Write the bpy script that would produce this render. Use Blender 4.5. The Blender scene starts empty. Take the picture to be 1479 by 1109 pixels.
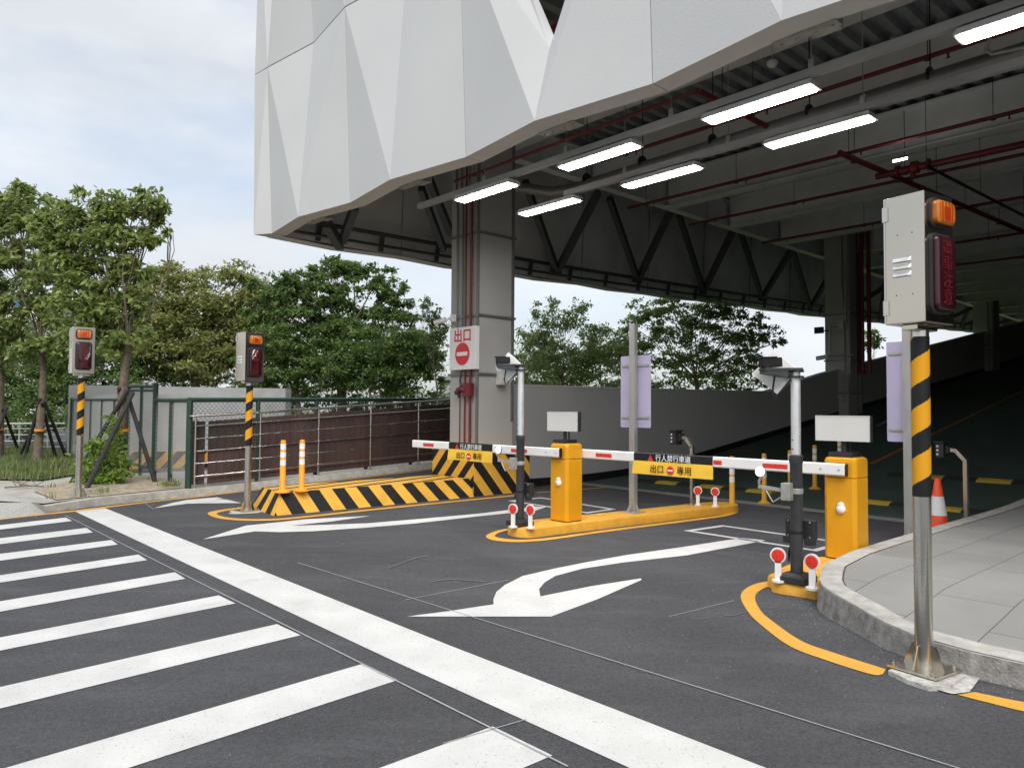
import bpy, bmesh, math, random
import numpy as np
from mathutils import Vector, Matrix
random.seed(7); rng = np.random.default_rng(11)
scene = bpy.context.scene; col = scene.collection
# ------------------------------------------------------------------ camera
F = 1070.0; H = 1.6
_th = math.radians(2.1); _ro = math.radians(0.4)
_f = Vector((0, math.cos(_th), math.sin(_th))); _u0 = Vector((0, -math.sin(_th), math.cos(_th))); _r0 = Vector((1, 0, 0))
CR = _r0*math.cos(_ro) + _u0*math.sin(_ro); CU = _u0*math.cos(_ro) - _r0*math.sin(_ro)
EYE = Vector((0, 0, H))
cam = bpy.data.cameras.new('camera'); cam.sensor_width = 36; cam.lens = F*36/1479; cam.clip_end = 3000; cam.clip_start = .05
co = bpy.data.objects.new('camera', cam); col.objects.link(co); scene.camera = co
m3 = Matrix((CR, CU, -_f)).transposed(); co.matrix_world = Matrix.Translation(EYE) @ m3.to_4x4()
# site axes: A runs into the building up the ramp, B runs along its street front
A = Vector((.737, .676, 0)).normalized(); B = Vector((-A.y, A.x, 0)); ANG = math.atan2(A.y, A.x)
def ray(px, py): return _f + CR*((px-739.5)/F) + CU*((554.5-py)/F)
def Pz(px, py, z=0.0):
    d = ray(px, py); return EYE + d*((z-H)/d.z)
def Pd(px, py, dist):
    d = ray(px, py); return EYE + d*(dist/d.y)
def Pn(px, py, n):
    d = ray(px, py); return EYE + d*((n-EYE.dot(B))/d.dot(B))
def Ps(px, py, s):
    d = ray(px, py); return EYE + d*((s-EYE.dot(A))/d.dot(A))
def W(s, n, z=0.0): return A*s + B*n + Vector((0, 0, z))
def S(p): return p.dot(A)
def N(p): return p.dot(B)
RAMP0 = 12.0
def hr(s):
    if s < RAMP0: return 0.0
    L = 5.6; g = .135
    if s < RAMP0+L: return g/(2*L)*(s-RAMP0)**2
    return g*L/2 + g*(s-RAMP0-L)
def G(px, py, dz=0.0):
    p = Pz(px, py, dz) if py > 600 else Pz(px, 640, 0)
    d = ray(px, py); lo, hi = 1.0, 90.0
    for t in np.linspace(1, 90, 900):
        q = EYE + d*float(t)
        if q.z < hr(S(q)) + dz:
            hi = float(t); lo = hi-.1; break
    for _ in range(40):
        m = (lo+hi)/2; q = EYE + d*m
        if q.z < hr(S(q)) + dz: hi = m
        else: lo = m
    return EYE + d*hi
# ------------------------------------------------------------------ objects
MW = {}
def tag(o, label=None, cat=None, group=None, kind=None):
    if label: o['label'] = label
    if cat: o['category'] = cat
    if group: o['group'] = group
    if kind: o['kind'] = kind
    return o
def thing(name, loc, rz=0.0, label=None, cat=None, group=None):
    o = bpy.data.objects.new(name, None); col.objects.link(o); o.empty_display_size = .2
    o.location = loc; o.rotation_euler = (0, 0, rz)
    MW[o.name] = Matrix.Translation(Vector(loc)) @ Matrix.Rotation(rz, 4, 'Z')
    return tag(o, label, cat, group)
def kids(o): return [c for c in bpy.data.objects if c.parent == o]
def dup(root, loc, rz=None, label=None):
    r = root.copy(); col.objects.link(r); r.location = loc
    if rz is not None: r.rotation_euler = (0, 0, rz)
    if label: r['label'] = label
    MW[r.name] = Matrix.Translation(Vector(loc)) @ Matrix.Rotation(r.rotation_euler[2], 4, 'Z')
    for ch in KIDS.get(root.name, []):
        c = ch.copy(); col.objects.link(c); c.parent = r
        for g in KIDS.get(ch.name, []):
            d = g.copy(); col.objects.link(d); d.parent = c
    return r
KIDS = {}
class MB:
    """collects shapes, links them as ONE mesh object"""
    def __init__(s): s.v = []; s.f = []; s.mi = []; s.cur = 0
    def add(s, vs, fs):
        k = len(s.v); s.v += [Vector(v) for v in vs]
        for f in fs: s.f.append([i+k for i in f]); s.mi.append(s.cur)
        return s
    def box(s, c, size, X=(1,0,0), Y=(0,1,0), Z=(0,0,1)):
        c = Vector(c); X = Vector(X)*size[0]/2; Y = Vector(Y)*size[1]/2; Z = Vector(Z)*size[2]/2
        vs = [c+X*a+Y*b+Z*d for d in (-1,1) for a,b in ((-1,-1),(1,-1),(1,1),(-1,1))]
        return s.add(vs, [(3,2,1,0),(4,5,6,7),(0,1,5,4),(1,2,6,5),(2,3,7,6),(3,0,4,7)])
    def bar(s, p, q, w, h, up=(0,0,1)):
        p = Vector(p); q = Vector(q); d = (q-p).normalized(); up = Vector(up)
        if abs(d.dot(up)) > .99: up = Vector((1,0,0))
        x = d.cross(up).normalized(); z = x.cross(d)
        return s.box((p+q)/2, (w, (q-p).length, h), x, d, z)
    def tube(s, pts, r, n=10, cap=True):
        pts = [Vector(p) for p in pts]; rs = r if isinstance(r, (list, tuple)) else [r]*len(pts)
        k = len(s.v); ref = None
        for i, p in enumerate(pts):
            if i == 0: d = pts[1]-p
            elif i == len(pts)-1: d = p-pts[i-1]
            else: d = (pts[i+1]-p).normalized() + (p-pts[i-1]).normalized()
            d.normalize()
            if ref is None:
                ref = d.cross(Vector((0,0,1))) if abs(d.z) < .95 else d.cross(Vector((1,0,0)))
            ref = (ref - d*ref.dot(d)).normalized(); y = d.cross(ref)
            for j in range(n):
                a = 2*math.pi*j/n; s.v.append(p + (ref*math.cos(a)+y*math.sin(a))*rs[i])
        for i in range(len(pts)-1):
            for j in range(n):
                a = k+i*n+j; b = k+i*n+(j+1) % n
                s.f.append([a, b, b+n, a+n]); s.mi.append(s.cur)
        if cap:
            s.f.append([k+j for j in range(n)][::-1]); s.mi.append(s.cur)
            e = k+(len(pts)-1)*n; s.f.append([e+j for j in range(n)]); s.mi.append(s.cur)
        return s
    def lathe(s, c, prof, n=20, axis=(0,0,1)):
        """prof: (radius, height) pairs along axis"""
        c = Vector(c); z = Vector(axis).normalized(); x = z.cross(Vector((0,1,0)) if abs(z.y) < .9 else Vector((1,0,0))).normalized(); y = z.cross(x)
        k = len(s.v)
        for r, h in prof:
            for j in range(n):
                a = 2*math.pi*j/n; s.v.append(c + z*h + (x*math.cos(a)+y*math.sin(a))*r)
        for i in range(len(prof)-1):
            for j in range(n):
                a = k+i*n+j; b = k+i*n+(j+1) % n
                s.f.append([a, b, b+n, a+n]); s.mi.append(s.cur)
        s.f.append([k+j for j in range(n)][::-1]); e = k+(len(prof)-1)*n; s.f.append([e+j for j in range(n)]); s.mi += [s.cur]*2
        return s
    def prism(s, poly, z0, z1, sc=None):
        """poly: list of (x,y); top may be given as sc (another polygon)"""
        n = len(poly); top = sc or poly
        vs = [Vector((p[0], p[1], z0)) for p in poly] + [Vector((p[0], p[1], z1)) for p in top]
        return s.add(vs, [list(range(n))[::-1], list(range(n, 2*n))] + [(i, (i+1) % n, n+(i+1) % n, n+i) for i in range(n)])
    def extr(s, poly3, d):
        n = len(poly3); d = Vector(d); vs = [Vector(p) for p in poly3]; vs = vs + [p+d for p in vs]
        return s.add(vs, [list(range(n))[::-1], list(range(n, 2*n))] + [(i, (i+1) % n, n+(i+1) % n, n+i) for i in range(n)])
    def build(s, name, mat, parent=None, local=False, smooth=False, bevel=0.0, fix=True):
        me = bpy.data.meshes.new(name)
        vs = s.v
        if parent is not None:
            M = MW[parent.name]
            if not local:
                Mi = M.inverted(); vs = [Mi @ v for v in vs]
        me.from_pydata([tuple(v) for v in vs], [], s.f)
        for m in (mat if isinstance(mat, (list, tuple)) else [mat]): me.materials.append(m)
        for p, k in zip(me.polygons, s.mi): p.material_index = k
        if fix:
            bm = bmesh.new(); bm.from_mesh(me); bmesh.ops.recalc_face_normals(bm, faces=bm.faces); bm.to_mesh(me); bm.free()
        if smooth:
            me.shade_smooth() if hasattr(me, 'shade_smooth') else None
            try: me.set_sharp_from_angle(angle=math.radians(40))
            except Exception: pass
        me.update()
        o = bpy.data.objects.new(name, me); col.objects.link(o)
        if parent is not None:
            o.parent = parent; MW[o.name] = MW[parent.name]; KIDS.setdefault(parent.name, []).append(o)
        else: MW[o.name] = Matrix.Identity(4)
        if bevel:
            b = o.modifiers.new('bevel', 'BEVEL'); b.width = bevel; b.segments = 2; b.limit_method = 'ANGLE'; b.angle_limit = math.radians(40)
        return o
def text(name, body, size, origin, X, Y, mat, parent, off=.012, align='CENTER', local=True, squash=1.0, th=.002):
    cu = bpy.data.curves.new('text', 'FONT'); cu.body = body; cu.size = size; cu.offset = off*size; cu.align_x = align; cu.align_y = 'CENTER'; cu.extrude = th; cu.resolution_u = 3
    t = bpy.data.objects.new('text', cu); col.objects.link(t)
    dg = bpy.context.evaluated_depsgraph_get(); me = bpy.data.meshes.new_from_object(t.evaluated_get(dg))
    bpy.data.objects.remove(t)
    X = Vector(X).normalized(); Y = Vector(Y).normalized(); Z = X.cross(Y)
    M = Matrix.Translation(Vector(origin)) @ Matrix((X, Y, Z)).transposed().to_4x4() @ Matrix.Diagonal((squash, 1, 1, 1))
    if not local and parent is not None: M = MW[parent.name].inverted() @ M
    me.transform(M); me.materials.clear(); me.materials.append(mat); me.name = name
    o = bpy.data.objects.new(name, me); col.objects.link(o)
    if parent is not None:
        o.parent = parent; MW[o.name] = MW[parent.name]; KIDS.setdefault(parent.name, []).append(o)
    return o
# ------------------------------------------------------------------ materials
def mat(name, c, rough=.6, metal=0.0, var=.12, scale=6.0, bump=0.0, bscale=60.0, coat=0.0, emit=None, spec=.5, stain=0.0, stcol=(.03,.03,.03), stscale=1.5, aniso=None):
    m = bpy.data.materials.new(name); m.use_nodes = True; nt = m.node_tree; b = nt.nodes['Principled BSDF']; L = nt.links.new
    def nd(t, **k):
        x = nt.nodes.new(t)
        for a, v in k.items(): setattr(x, a, v)
        return x
    b.inputs['Roughness'].default_value = rough; b.inputs['Metallic'].default_value = metal
    b.inputs['Specular IOR Level'].default_value = spec; b.inputs['Coat Weight'].default_value = coat; b.inputs['Coat Roughness'].default_value = .08
    tc = nd('ShaderNodeTexCoord'); src = tc.outputs['Object']
    if aniso:
        mp = nd('ShaderNodeMapping'); mp.inputs['Scale'].default_value = aniso; L(src, mp.inputs[0]); src = mp.outputs[0]
    c4 = (*c, 1)
    if var > 0:
        n = nd('ShaderNodeTexNoise'); n.inputs['Scale'].default_value = scale; n.inputs['Detail'].default_value = 6; L(src, n.inputs['Vector'])
        mr = nd('ShaderNodeMapRange'); mr.inputs[1].default_value = .3; mr.inputs[2].default_value = .7; mr.inputs[3].default_value = 1-var; mr.inputs[4].default_value = 1+var; L(n.outputs['Fac'], mr.inputs[0])
        hv = nd('ShaderNodeMix', data_type='RGBA', blend_type='MULTIPLY'); hv.inputs[0].default_value = 1; hv.inputs[6].default_value = c4; L(mr.outputs[0], hv.inputs[7]); cout = hv.outputs[2]
        rr = nd('ShaderNodeMapRange'); rr.inputs[1].default_value = .3; rr.inputs[2].default_value = .7; rr.inputs[3].default_value = max(.02, rough-.08); rr.inputs[4].default_value = min(1, rough+.08); L(n.outputs['Fac'], rr.inputs[0]); L(rr.outputs[0], b.inputs['Roughness'])
        if stain > 0:
            n2 = nd('ShaderNodeTexNoise'); n2.inputs['Scale'].default_value = stscale; n2.inputs['Detail'].default_value = 8; n2.inputs['Roughness'].default_value = .65; L(src, n2.inputs['Vector'])
            r2 = nd('ShaderNodeMapRange'); r2.inputs[1].default_value = .52; r2.inputs[2].default_value = .72; r2.inputs[4].default_value = stain; L(n2.outputs['Fac'], r2.inputs[0])
            mx = nd('ShaderNodeMix', data_type='RGBA'); L(r2.outputs[0], mx.inputs[0]); L(cout, mx.inputs[6]); mx.inputs[7].default_value = (*stcol, 1); cout = mx.outputs[2]
        L(cout, b.inputs['Base Color'])
    else: b.inputs['Base Color'].default_value = c4
    if bump > 0:
        n3 = nd('ShaderNodeTexNoise'); n3.inputs['Scale'].default_value = bscale; n3.inputs['Detail'].default_value = 3; L(tc.outputs['Object'], n3.inputs['Vector'])
        bp = nd('ShaderNodeBump'); bp.inputs['Strength'].default_value = bump; bp.inputs['Distance'].default_value = .01; L(n3.outputs['Fac'], bp.inputs['Height']); L(bp.outputs[0], b.inputs['Normal'])
    if emit:
        b.inputs['Emission Color'].default_value = (*emit[:3], 1); b.inputs['Emission Strength'].default_value = emit[3]
    return m
def asphalt_mat(name, c, speck=.25, dust=.5):
    m = mat(name, c, .82, var=.22, scale=.55, spec=.3, stain=.35, stcol=tuple(x*.6 for x in c), stscale=.8); nt = m.node_tree; L = nt.links.new; b = nt.nodes['Principled BSDF']
    tc = nt.nodes['Texture Coordinate']; base = b.inputs['Base Color'].links[0].from_socket
    v = nt.nodes.new('ShaderNodeTexVoronoi'); v.inputs['Scale'].default_value = 95; L(tc.outputs['Object'], v.inputs['Vector'])
    r = nt.nodes.new('ShaderNodeMapRange'); r.inputs[1].default_value = 0; r.inputs[2].default_value = 1; r.inputs[3].default_value = 1-speck; r.inputs[4].default_value = 1+speck*1.3; L(v.outputs['Color'], r.inputs[0])
    mu = nt.nodes.new('ShaderNodeMix'); mu.data_type = 'RGBA'; mu.blend_type = 'MULTIPLY'; mu.inputs[0].default_value = 1; L(base, mu.inputs[6]); L(r.outputs[0], mu.inputs[7])
    # sparse pale grit
    v2 = nt.nodes.new('ShaderNodeTexVoronoi'); v2.inputs['Scale'].default_value = 26; L(tc.outputs['Object'], v2.inputs['Vector'])
    r2 = nt.nodes.new('ShaderNodeMapRange'); r2.inputs[1].default_value = .10; r2.inputs[2].default_value = .055; r2.inputs[3].default_value = 0; r2.inputs[4].default_value = 1; L(v2.outputs['Distance'], r2.inputs[0])
    n = nt.nodes.new('ShaderNodeTexNoise'); n.inputs['Scale'].default_value = .9; n.inputs['Detail'].default_value = 5; L(tc.outputs['Object'], n.inputs['Vector'])
    r3 = nt.nodes.new('ShaderNodeMapRange'); r3.inputs[1].default_value = .54; r3.inputs[2].default_value = .7; L(n.outputs['Fac'], r3.inputs[0])
    sep = nt.nodes.new('ShaderNodeSeparateColor'); L(v2.outputs['Color'], sep.inputs[0])
    gt = nt.nodes.new('ShaderNodeMath'); gt.operation = 'GREATER_THAN'; gt.inputs[1].default_value = .8; L(sep.outputs[0], gt.inputs[0])
    m1 = nt.nodes.new('ShaderNodeMath'); m1.operation = 'MULTIPLY'; L(r2.outputs[0], m1.inputs[0]); L(r3.outputs[0], m1.inputs[1])
    m2 = nt.nodes.new('ShaderNodeMath'); m2.operation = 'MULTIPLY'; L(m1.outputs[0], m2.inputs[0]); L(gt.outputs[0], m2.inputs[1])
    mx = nt.nodes.new('ShaderNodeMix'); mx.data_type = 'RGBA'; L(m2.outputs[0], mx.inputs[0]); L(mu.outputs[2], mx.inputs[6]); mx.inputs[7].default_value = (.3, .3, .29, 1)
    # dusty smears
    mp = nt.nodes.new('ShaderNodeMapping'); mp.inputs['Scale'].default_value = (.7, 2.6, 1); mp.inputs['Rotation'].default_value = (0, 0, .6); L(tc.outputs['Object'], mp.inputs[0])
    n4 = nt.nodes.new('ShaderNodeTexNoise'); n4.inputs['Scale'].default_value = 1.1; n4.inputs['Detail'].default_value = 9; n4.inputs['Roughness'].default_value = .68; L(mp.outputs[0], n4.inputs['Vector'])
    r4 = nt.nodes.new('ShaderNodeMapRange'); r4.inputs[1].default_value = .5; r4.inputs[2].default_value = .8; r4.inputs[4].default_value = dust; L(n4.outputs['Fac'], r4.inputs[0])
    mz = nt.nodes.new('ShaderNodeMix'); mz.data_type = 'RGBA'; L(r4.outputs[0], mz.inputs[0]); L(mx.outputs[2], mz.inputs[6]); mz.inputs[7].default_value = (.15, .153, .158, 1); L(mz.outputs[2], b.inputs['Base Color'])
    bp = nt.nodes.new('ShaderNodeBump'); bp.inputs['Strength'].default_value = .55; bp.inputs['Distance'].default_value = .006; L(v.outputs['Distance'], bp.inputs['Height']); L(bp.outputs[0], b.inputs['Normal'])
    return m
def paint_mat(name, c, wear=.5, under=(.07, .07, .072)):
    """road paint with thin worn grain and faint tracks"""
    m = mat(name, c, .65, var=.07, scale=3, stain=.25, stcol=tuple(x*.55 for x in c), stscale=2.2, bump=.25, bscale=150); nt = m.node_tree; L = nt.links.new; b = nt.nodes['Principled BSDF']
    tc = nt.nodes['Texture Coordinate']; base = b.inputs['Base Color'].links[0].from_socket
    n = nt.nodes.new('ShaderNodeTexNoise'); n.inputs['Scale'].default_value = 70; n.inputs['Detail'].default_value = 5; L(tc.outputs['Object'], n.inputs['Vector'])
    r = nt.nodes.new('ShaderNodeMapRange'); r.inputs[1].default_value = .62; r.inputs[2].default_value = .70; r.inputs[4].default_value = wear; L(n.outputs['Fac'], r.inputs[0])
    mx = nt.nodes.new('ShaderNodeMix'); mx.data_type = 'RGBA'; L(r.outputs[0], mx.inputs[0]); L(base, mx.inputs[6]); mx.inputs[7].default_value = (*under, 1); L(mx.outputs[2], b.inputs['Base Color'])
    return m
def leaf_mat(name, c1, c2):
    m = bpy.data.materials.new(name); m.use_nodes = True; nt = m.node_tree; L = nt.links.new; b = nt.nodes['Principled BSDF']; out = nt.nodes['Material Output']
    at = nt.nodes.new('ShaderNodeAttribute'); at.attribute_name = 'tint'
    mx = nt.nodes.new('ShaderNodeMix'); mx.data_type = 'RGBA'; L(at.outputs['Fac'], mx.inputs[0]); mx.inputs[6].default_value = (*c1, 1); mx.inputs[7].default_value = (*c2, 1)
    L(mx.outputs[2], b.inputs['Base Color']); b.inputs['Roughness'].default_value = .5
    tr = nt.nodes.new('ShaderNodeBsdfTranslucent'); L(mx.outputs[2], tr.inputs['Color']); ms = nt.nodes.new('ShaderNodeMixShader'); ms.inputs[0].default_value = .48
    L(b.outputs[0], ms.inputs[1]); L(tr.outputs[0], ms.inputs[2]); L(ms.outputs[0], out.inputs['Surface'])
    return m
M = {}
M['asphalt'] = asphalt_mat('asphalt', (.063, .064, .0685), .34, .42)
M['white_line'] = paint_mat('white_road_paint', (.63, .63, .61))
M['chalk'] = paint_mat('chalk_line', (.36, .37, .38), .5)
M['scuff'] = paint_mat('grey_scuff', (.14, .142, .146), .8)
M['yellow_line'] = paint_mat('yellow_road_paint', (.70, .36, .045), .35)
M['orange_line'] = paint_mat('orange_ramp_paint', (.42, .17, .03), .4, (.02, .04, .03))
M['ramp'] = mat('green_ramp_coating', (.045, .075, .058), .75, var=.25, scale=1.5, bump=.4, bscale=90, stain=.4, stcol=(.05, .06, .055))
M['gutter'] = mat('gutter_concrete', (.24, .24, .22), .85, var=.2, scale=8, bump=.3, stain=.5)
M['kerb'] = mat('kerb_concrete', (.44, .43, .39), .9, var=.2, scale=9, bump=.6, bscale=70, stain=.55, stcol=(.2, .19, .17), stscale=4)
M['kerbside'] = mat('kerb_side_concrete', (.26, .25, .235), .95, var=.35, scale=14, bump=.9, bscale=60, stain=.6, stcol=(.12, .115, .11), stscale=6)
M['paving'] = mat('paving', (.27, .27, .257), .8, var=.08, scale=1.3, bump=.25, bscale=120, stain=.35, stcol=(.20, .20, .19), stscale=1.8)
M['joint'] = mat('paving_joint', (.10, .10, .095), .95, var=.3, scale=30)
M['mortar'] = mat('mortar_patch', (.52, .51, .47), .95, var=.25, scale=25, bump=1, bscale=60, stain=.6, stcol=(.2, .19, .17), stscale=12)
M['soil'] = mat('sandy_soil', (.36, .30, .22), .95, var=.3, scale=9, bump=1, bscale=40, stain=.5, stcol=(.2, .17, .12), stscale=4)
M['pathc'] = mat('path_concrete', (.42, .40, .36), .9, var=.2, scale=4, bump=.6, bscale=50, stain=.5, stcol=(.28, .26, .23), stscale=3)
M['gritm'] = mat('grit', (.26, .26, .25), .9)
M['gravelc'] = mat('exposed_aggregate', (.40, .39, .37), .9, var=.5, scale=60, bump=1, bscale=90)
M['earth'] = mat('earth', (.12, .15, .06), .95, var=.4, scale=2)
M['facade'] = mat('white_textured_render', (.565, .575, .58), .7, var=.03, scale=.6, bump=.2, bscale=45, spec=.3, stain=.10, stcol=(.62, .62, .62), stscale=.7)
M['facade_edge'] = mat('facade_soffit_render', (.66, .65, .62), .75, var=.05, scale=2, bump=.2, bscale=45)
M['galv'] = mat('galvanised_plate', (.42, .41, .38), .5, .5, var=.15, scale=15)
M['colpaint'] = mat('column_grey_paint', (.42, .415, .395), .55, var=.04, scale=2, spec=.35)
M['beam'] = mat('beam_grey_paint', (.72, .74, .72), .6, var=.08, scale=2, spec=.3)
M['skirt'] = mat('liner_steel', (.76, .77, .76), .6, .0, var=.14, scale=1.2, aniso=(1, 1, .4), stain=.3, stcol=(.62, .61, .59))
M['brace'] = mat('brace_steel', (.10, .105, .105), .5, .4, var=.15, scale=4)
M['deck'] = mat('galvanised_deck', (.33, .36, .37), .5, .5, var=.2, scale=3)
M['conduit'] = mat('conduit_steel', (.22, .22, .21), .45, .5, var=.1, scale=12)
M['wallgrey'] = mat('parapet_grey_paint', (.46, .46, .45), .7, var=.05, scale=.8, spec=.3, stain=.12, stcol=(.5, .5, .49), stscale=.9)
M['wallcap'] = mat('parapet_cap', (.6, .6, .58), .7, var=.06, scale=5)
M['black'] = mat('black_paint', (.016, .016, .017), .4, var=.2, scale=9, spec=.25)
M['blackmat'] = mat('black_plastic', (.022, .022, .024), .55, var=.2, scale=14)
M['darkgrey'] = mat('dark_grey_metal', (.05, .052, .056), .45, .2, var=.15, scale=12)
M['yellow'] = mat('yellow_powder_coat', (.68, .315, .009), .42, var=.05, scale=4, spec=.3, stain=.18, stcol=(.60, .30, .05), stscale=3)
M['hazyellow'] = mat('hazard_yellow_paint', (.74, .40, .045), .6, var=.10, scale=6, stain=.3, stcol=(.5, .3, .08), bump=.2, bscale=80)
M['hazblack'] = mat('hazard_black_paint', (.016, .0165, .017), .65, var=.3, scale=7, spec=.25, stain=.25, stcol=(.04, .04, .04), bump=.2, bscale=80)
M['kerbyellow'] = mat('kerb_yellow_paint', (.72, .37, .04), .6, var=.12, scale=9, stain=.45, stcol=(.42, .28, .12), stscale=5, bump=.5, bscale=70)
M['steel'] = mat('stainless_steel', (.62, .60, .56), .24, 1, var=.06, scale=5, aniso=(1, 1, .2))
M['brushed'] = mat('brushed_stainless_box', (.58, .53, .445), .17, 1, var=.02, scale=1.2)
M['alu'] = mat('aluminium', (.74, .75, .76), .4, .6, var=.05, scale=9)
M['white'] = mat('white_paint', (.78, .78, .77), .45, var=.04, scale=6)
M['offwhite'] = mat('off_white_panel', (.62, .62, .59), .5, var=.03, scale=3)
M['red'] = mat('red_reflector', (.68, .035, .02), .3, var=.08, scale=40, coat=.3)
M['signred'] = mat('sign_red', (.62, .03, .035), .45, var=.05)
M['pipe'] = mat('fire_pipe_red', (.15, .014, .019), .45, var=.1, scale=9)
M['bannery'] = mat('banner_yellow', (.82, .50, .04), .55, var=.05, scale=8)
M['orange'] = mat('delineator_orange', (.90, .33, .015), .45, var=.06, scale=9)
M['delyellow'] = mat('delineator_yellow', (.70, .36, .03), .5, var=.08, scale=9)
M['retro'] = mat('retroreflective_white', (.80, .80, .80), .35, var=.04, scale=30)
M['lavender'] = mat('lavender_sign_back', (.42, .385, .52), .5, var=.03, scale=3)
M['post'] = mat('galvanised_post', (.38, .375, .355), .5, .5, var=.12, scale=9, aniso=(1, 1, .3))
M['amber'] = mat('amber_lens', (.52, .155, .008), .14, var=.2, scale=25, coat=.4)
M['amberd'] = mat('amber_reflector', (.42, .045, .008), .2, var=.1, coat=.6)
M['redlens'] = mat('dark_red_lens', (.035, .005, .009), .15, var=.15, scale=20, coat=.3)
M['ledred'] = mat('led_dots_red', (.11, .006, .010), .4, var=.3, scale=60, emit=(.8, .02, .02, .012))
M['rubber'] = mat('rubber_gasket', (.03, .03, .032), .6, var=.1)
M['coneor'] = mat('cone_orange', (.85, .09, .025), .5, var=.08, scale=9)
M['humpy'] = mat('hump_yellow_rubber', (.50, .34, .035), .7, var=.15, scale=14, bump=.4)
M['humpb'] = mat('hump_black_rubber', (.02, .02, .022), .7, var=.2, scale=14, bump=.4)
M['green'] = mat('dark_green_paint', (.018, .05, .036), .45, var=.1, scale=9)
M['brown'] = mat('brown_plastic_boards', (.095, .058, .050), .55, var=.15, scale=3, aniso=(1, 1, .3))
M['concrete'] = mat('grey_concrete', (.40, .41, .41), .85, var=.12, scale=2.5, bump=.3, stain=.4, stcol=(.28, .29, .29), stscale=1.4)
M['bark'] = mat('bark', (.15, .12, .085), .9, var=.35, scale=12, bump=1, bscale=40, stain=.4, stcol=(.25, .23, .19))
M['stake'] = mat('dark_timber_stake', (.035, .033, .031), .85, var=.35, scale=9, bump=.6, stain=.3, stcol=(.12, .11, .10), stscale=6)
M['strap'] = mat('orange_strap', (.75, .27, .03), .6)
M['lampon'] = mat('lit_diffuser', (.9, .9, .92), .5, var=0, emit=(1, .97, .99, 25))
M['lamphead'] = mat('lit_lamp', (.9, .9, .9), .5, var=0, emit=(1, 1, 1, 1.5))
M['lightcase'] = mat('light_housing', (.46, .45, .43), .5, var=.05)
M['trunk'] = mat('trunking_paint', (.30, .295, .285), .5, var=.07, scale=4)
M['sand'] = mat('spray_red', (.35, .06, .05), .7)
M['hut'] = mat('pale_hut_wall', (.55, .57, .58), .7, var=.05)
M['hutroof'] = mat('grey_hut_roof', (.35, .37, .38), .6, var=.1)
M['cream'] = mat('cream_render', (.62, .60, .54), .8, var=.05)
M['blue'] = mat('blue_sign', (.03, .32, .62), .5)
M['leafA'] = leaf_mat('young_tree_leaf', (.14, .20, .06), (.44, .52, .16))
M['leafB'] = leaf_mat('dark_leaf', (.065, .12, .038), (.27, .40, .105))
M['leafC'] = leaf_mat('olive_leaf', (.17, .20, .07), (.52, .54, .19))
M['leafE'] = leaf_mat('shade_lifted_leaf', (.16, .23, .08), (.50, .62, .22))  # pale leaf green, lightened further to offset the building's shade
M['leafD'] = leaf_mat('shrub_leaf', (.13, .24, .04), (.36, .50, .09))
M['grass'] = leaf_mat('grass_blade', (.10, .15, .045), (.32, .36, .14))
# ================================================================== ground, roads, markings (setting)
def sheet(name, poly, m, kind='structure'):
    b = MB(); b.add(poly, [list(range(len(poly)))]); o = b.build(name, m, fix=False)
    me = o.data
    if me.polygons[0].normal.z < 0: me.flip_normals()
    return tag(o, kind=kind)
g = MB(); g.add([(-900,-900,-.06),(900,-900,-.06),(900,900,-.06),(-900,900,-.06)], [(0,1,2,3)]); tag(g.build('ground', M['earth']), kind='structure')
sheet('road', [W(-60,-60), W(RAMP0+.2,-60), W(RAMP0+.2,60), W(-60,60)], M['asphalt'])
Z4 = Vector((0, 0, .004))
def mark(name, px, m, dz=.004, far=0):
    return sheet(name, [G(x, y)+Vector((0,0,dz)) for x, y in px], m)
# crosswalk: right end taken from the road, each stripe then runs on to the left beyond the frame
ST = [((95,747.5),(104,752.5),(0,758.5),(0,765)), ((125,762.5),(134,769),(0,777.5),(0,786)), ((161,780),(170,786.5),(0,800),(0,810)),
      ((200,801),(212.6,809),(0,831),(0,841.6)), ((252.7,826.6),(267.7,836),(0,868.6),(0,883.6)), ((316,860),(340,871.6),(0,921),(0,940)),
      ((400,901.6),(434,917.6),(0,992.7),(0,1023.7)), ((525,958.7),(574,982.7),(10,1109),(187.6,1109)), ((711.5,1049.6),(798,1091.6),(550,1109),(757,1109))]
for a, b_, c, d in ST:
    a, b_, c, d = (G(*q)+Z4 for q in (a, b_, c, d)); e = (c-a).normalized()*5; f_ = (d-b_).normalized()*5
    sheet('crosswalk_marking', [a, a+e, b_+f_, b_], M['white_line'])
def strip_AB(name, p0, p1, w, m, dz=.004, seg=1):
    d = (p1-p0); sd = Vector((-d.y, d.x, 0)).normalized()*w/2; b = MB()
    for i in range(seg):
        q0 = p0+d*(i/seg); q1 = p0+d*((i+1)/seg)
        vs = [q0-sd, q1-sd, q1+sd, q0+sd]
        b.add([Vector((v.x, v.y, hr(S(v))+dz)) for v in vs], [(0,1,2,3)])
    return tag(b.build(name, m, fix=False), kind='structure')
sheet('stop_line_marking', [W(3.15,-14,.004), W(3.15,4,.004), G(152,734)+Z4, G(109,739)+Z4, W(2.69,4,.004), W(2.69,-14,.004)], M['white_line'])
mark('arrow_marking', [(588,890.6),(650,882.5),(713,873),(712.5,866),(717,855),(729,845),(755,832),(802,821),(850,811.5),(906,801.5),(993,789),(1070.6,777),(1106,780.5),(1090,783.5),(993,802),(900,812.5),(841,821.5),(802,832),(787,841),(778.5,851),(780.5,861.5),(855,846.5),(925,835.5),(927,837.5),(862,866),(796,890.6)], M['white_line'])
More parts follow.
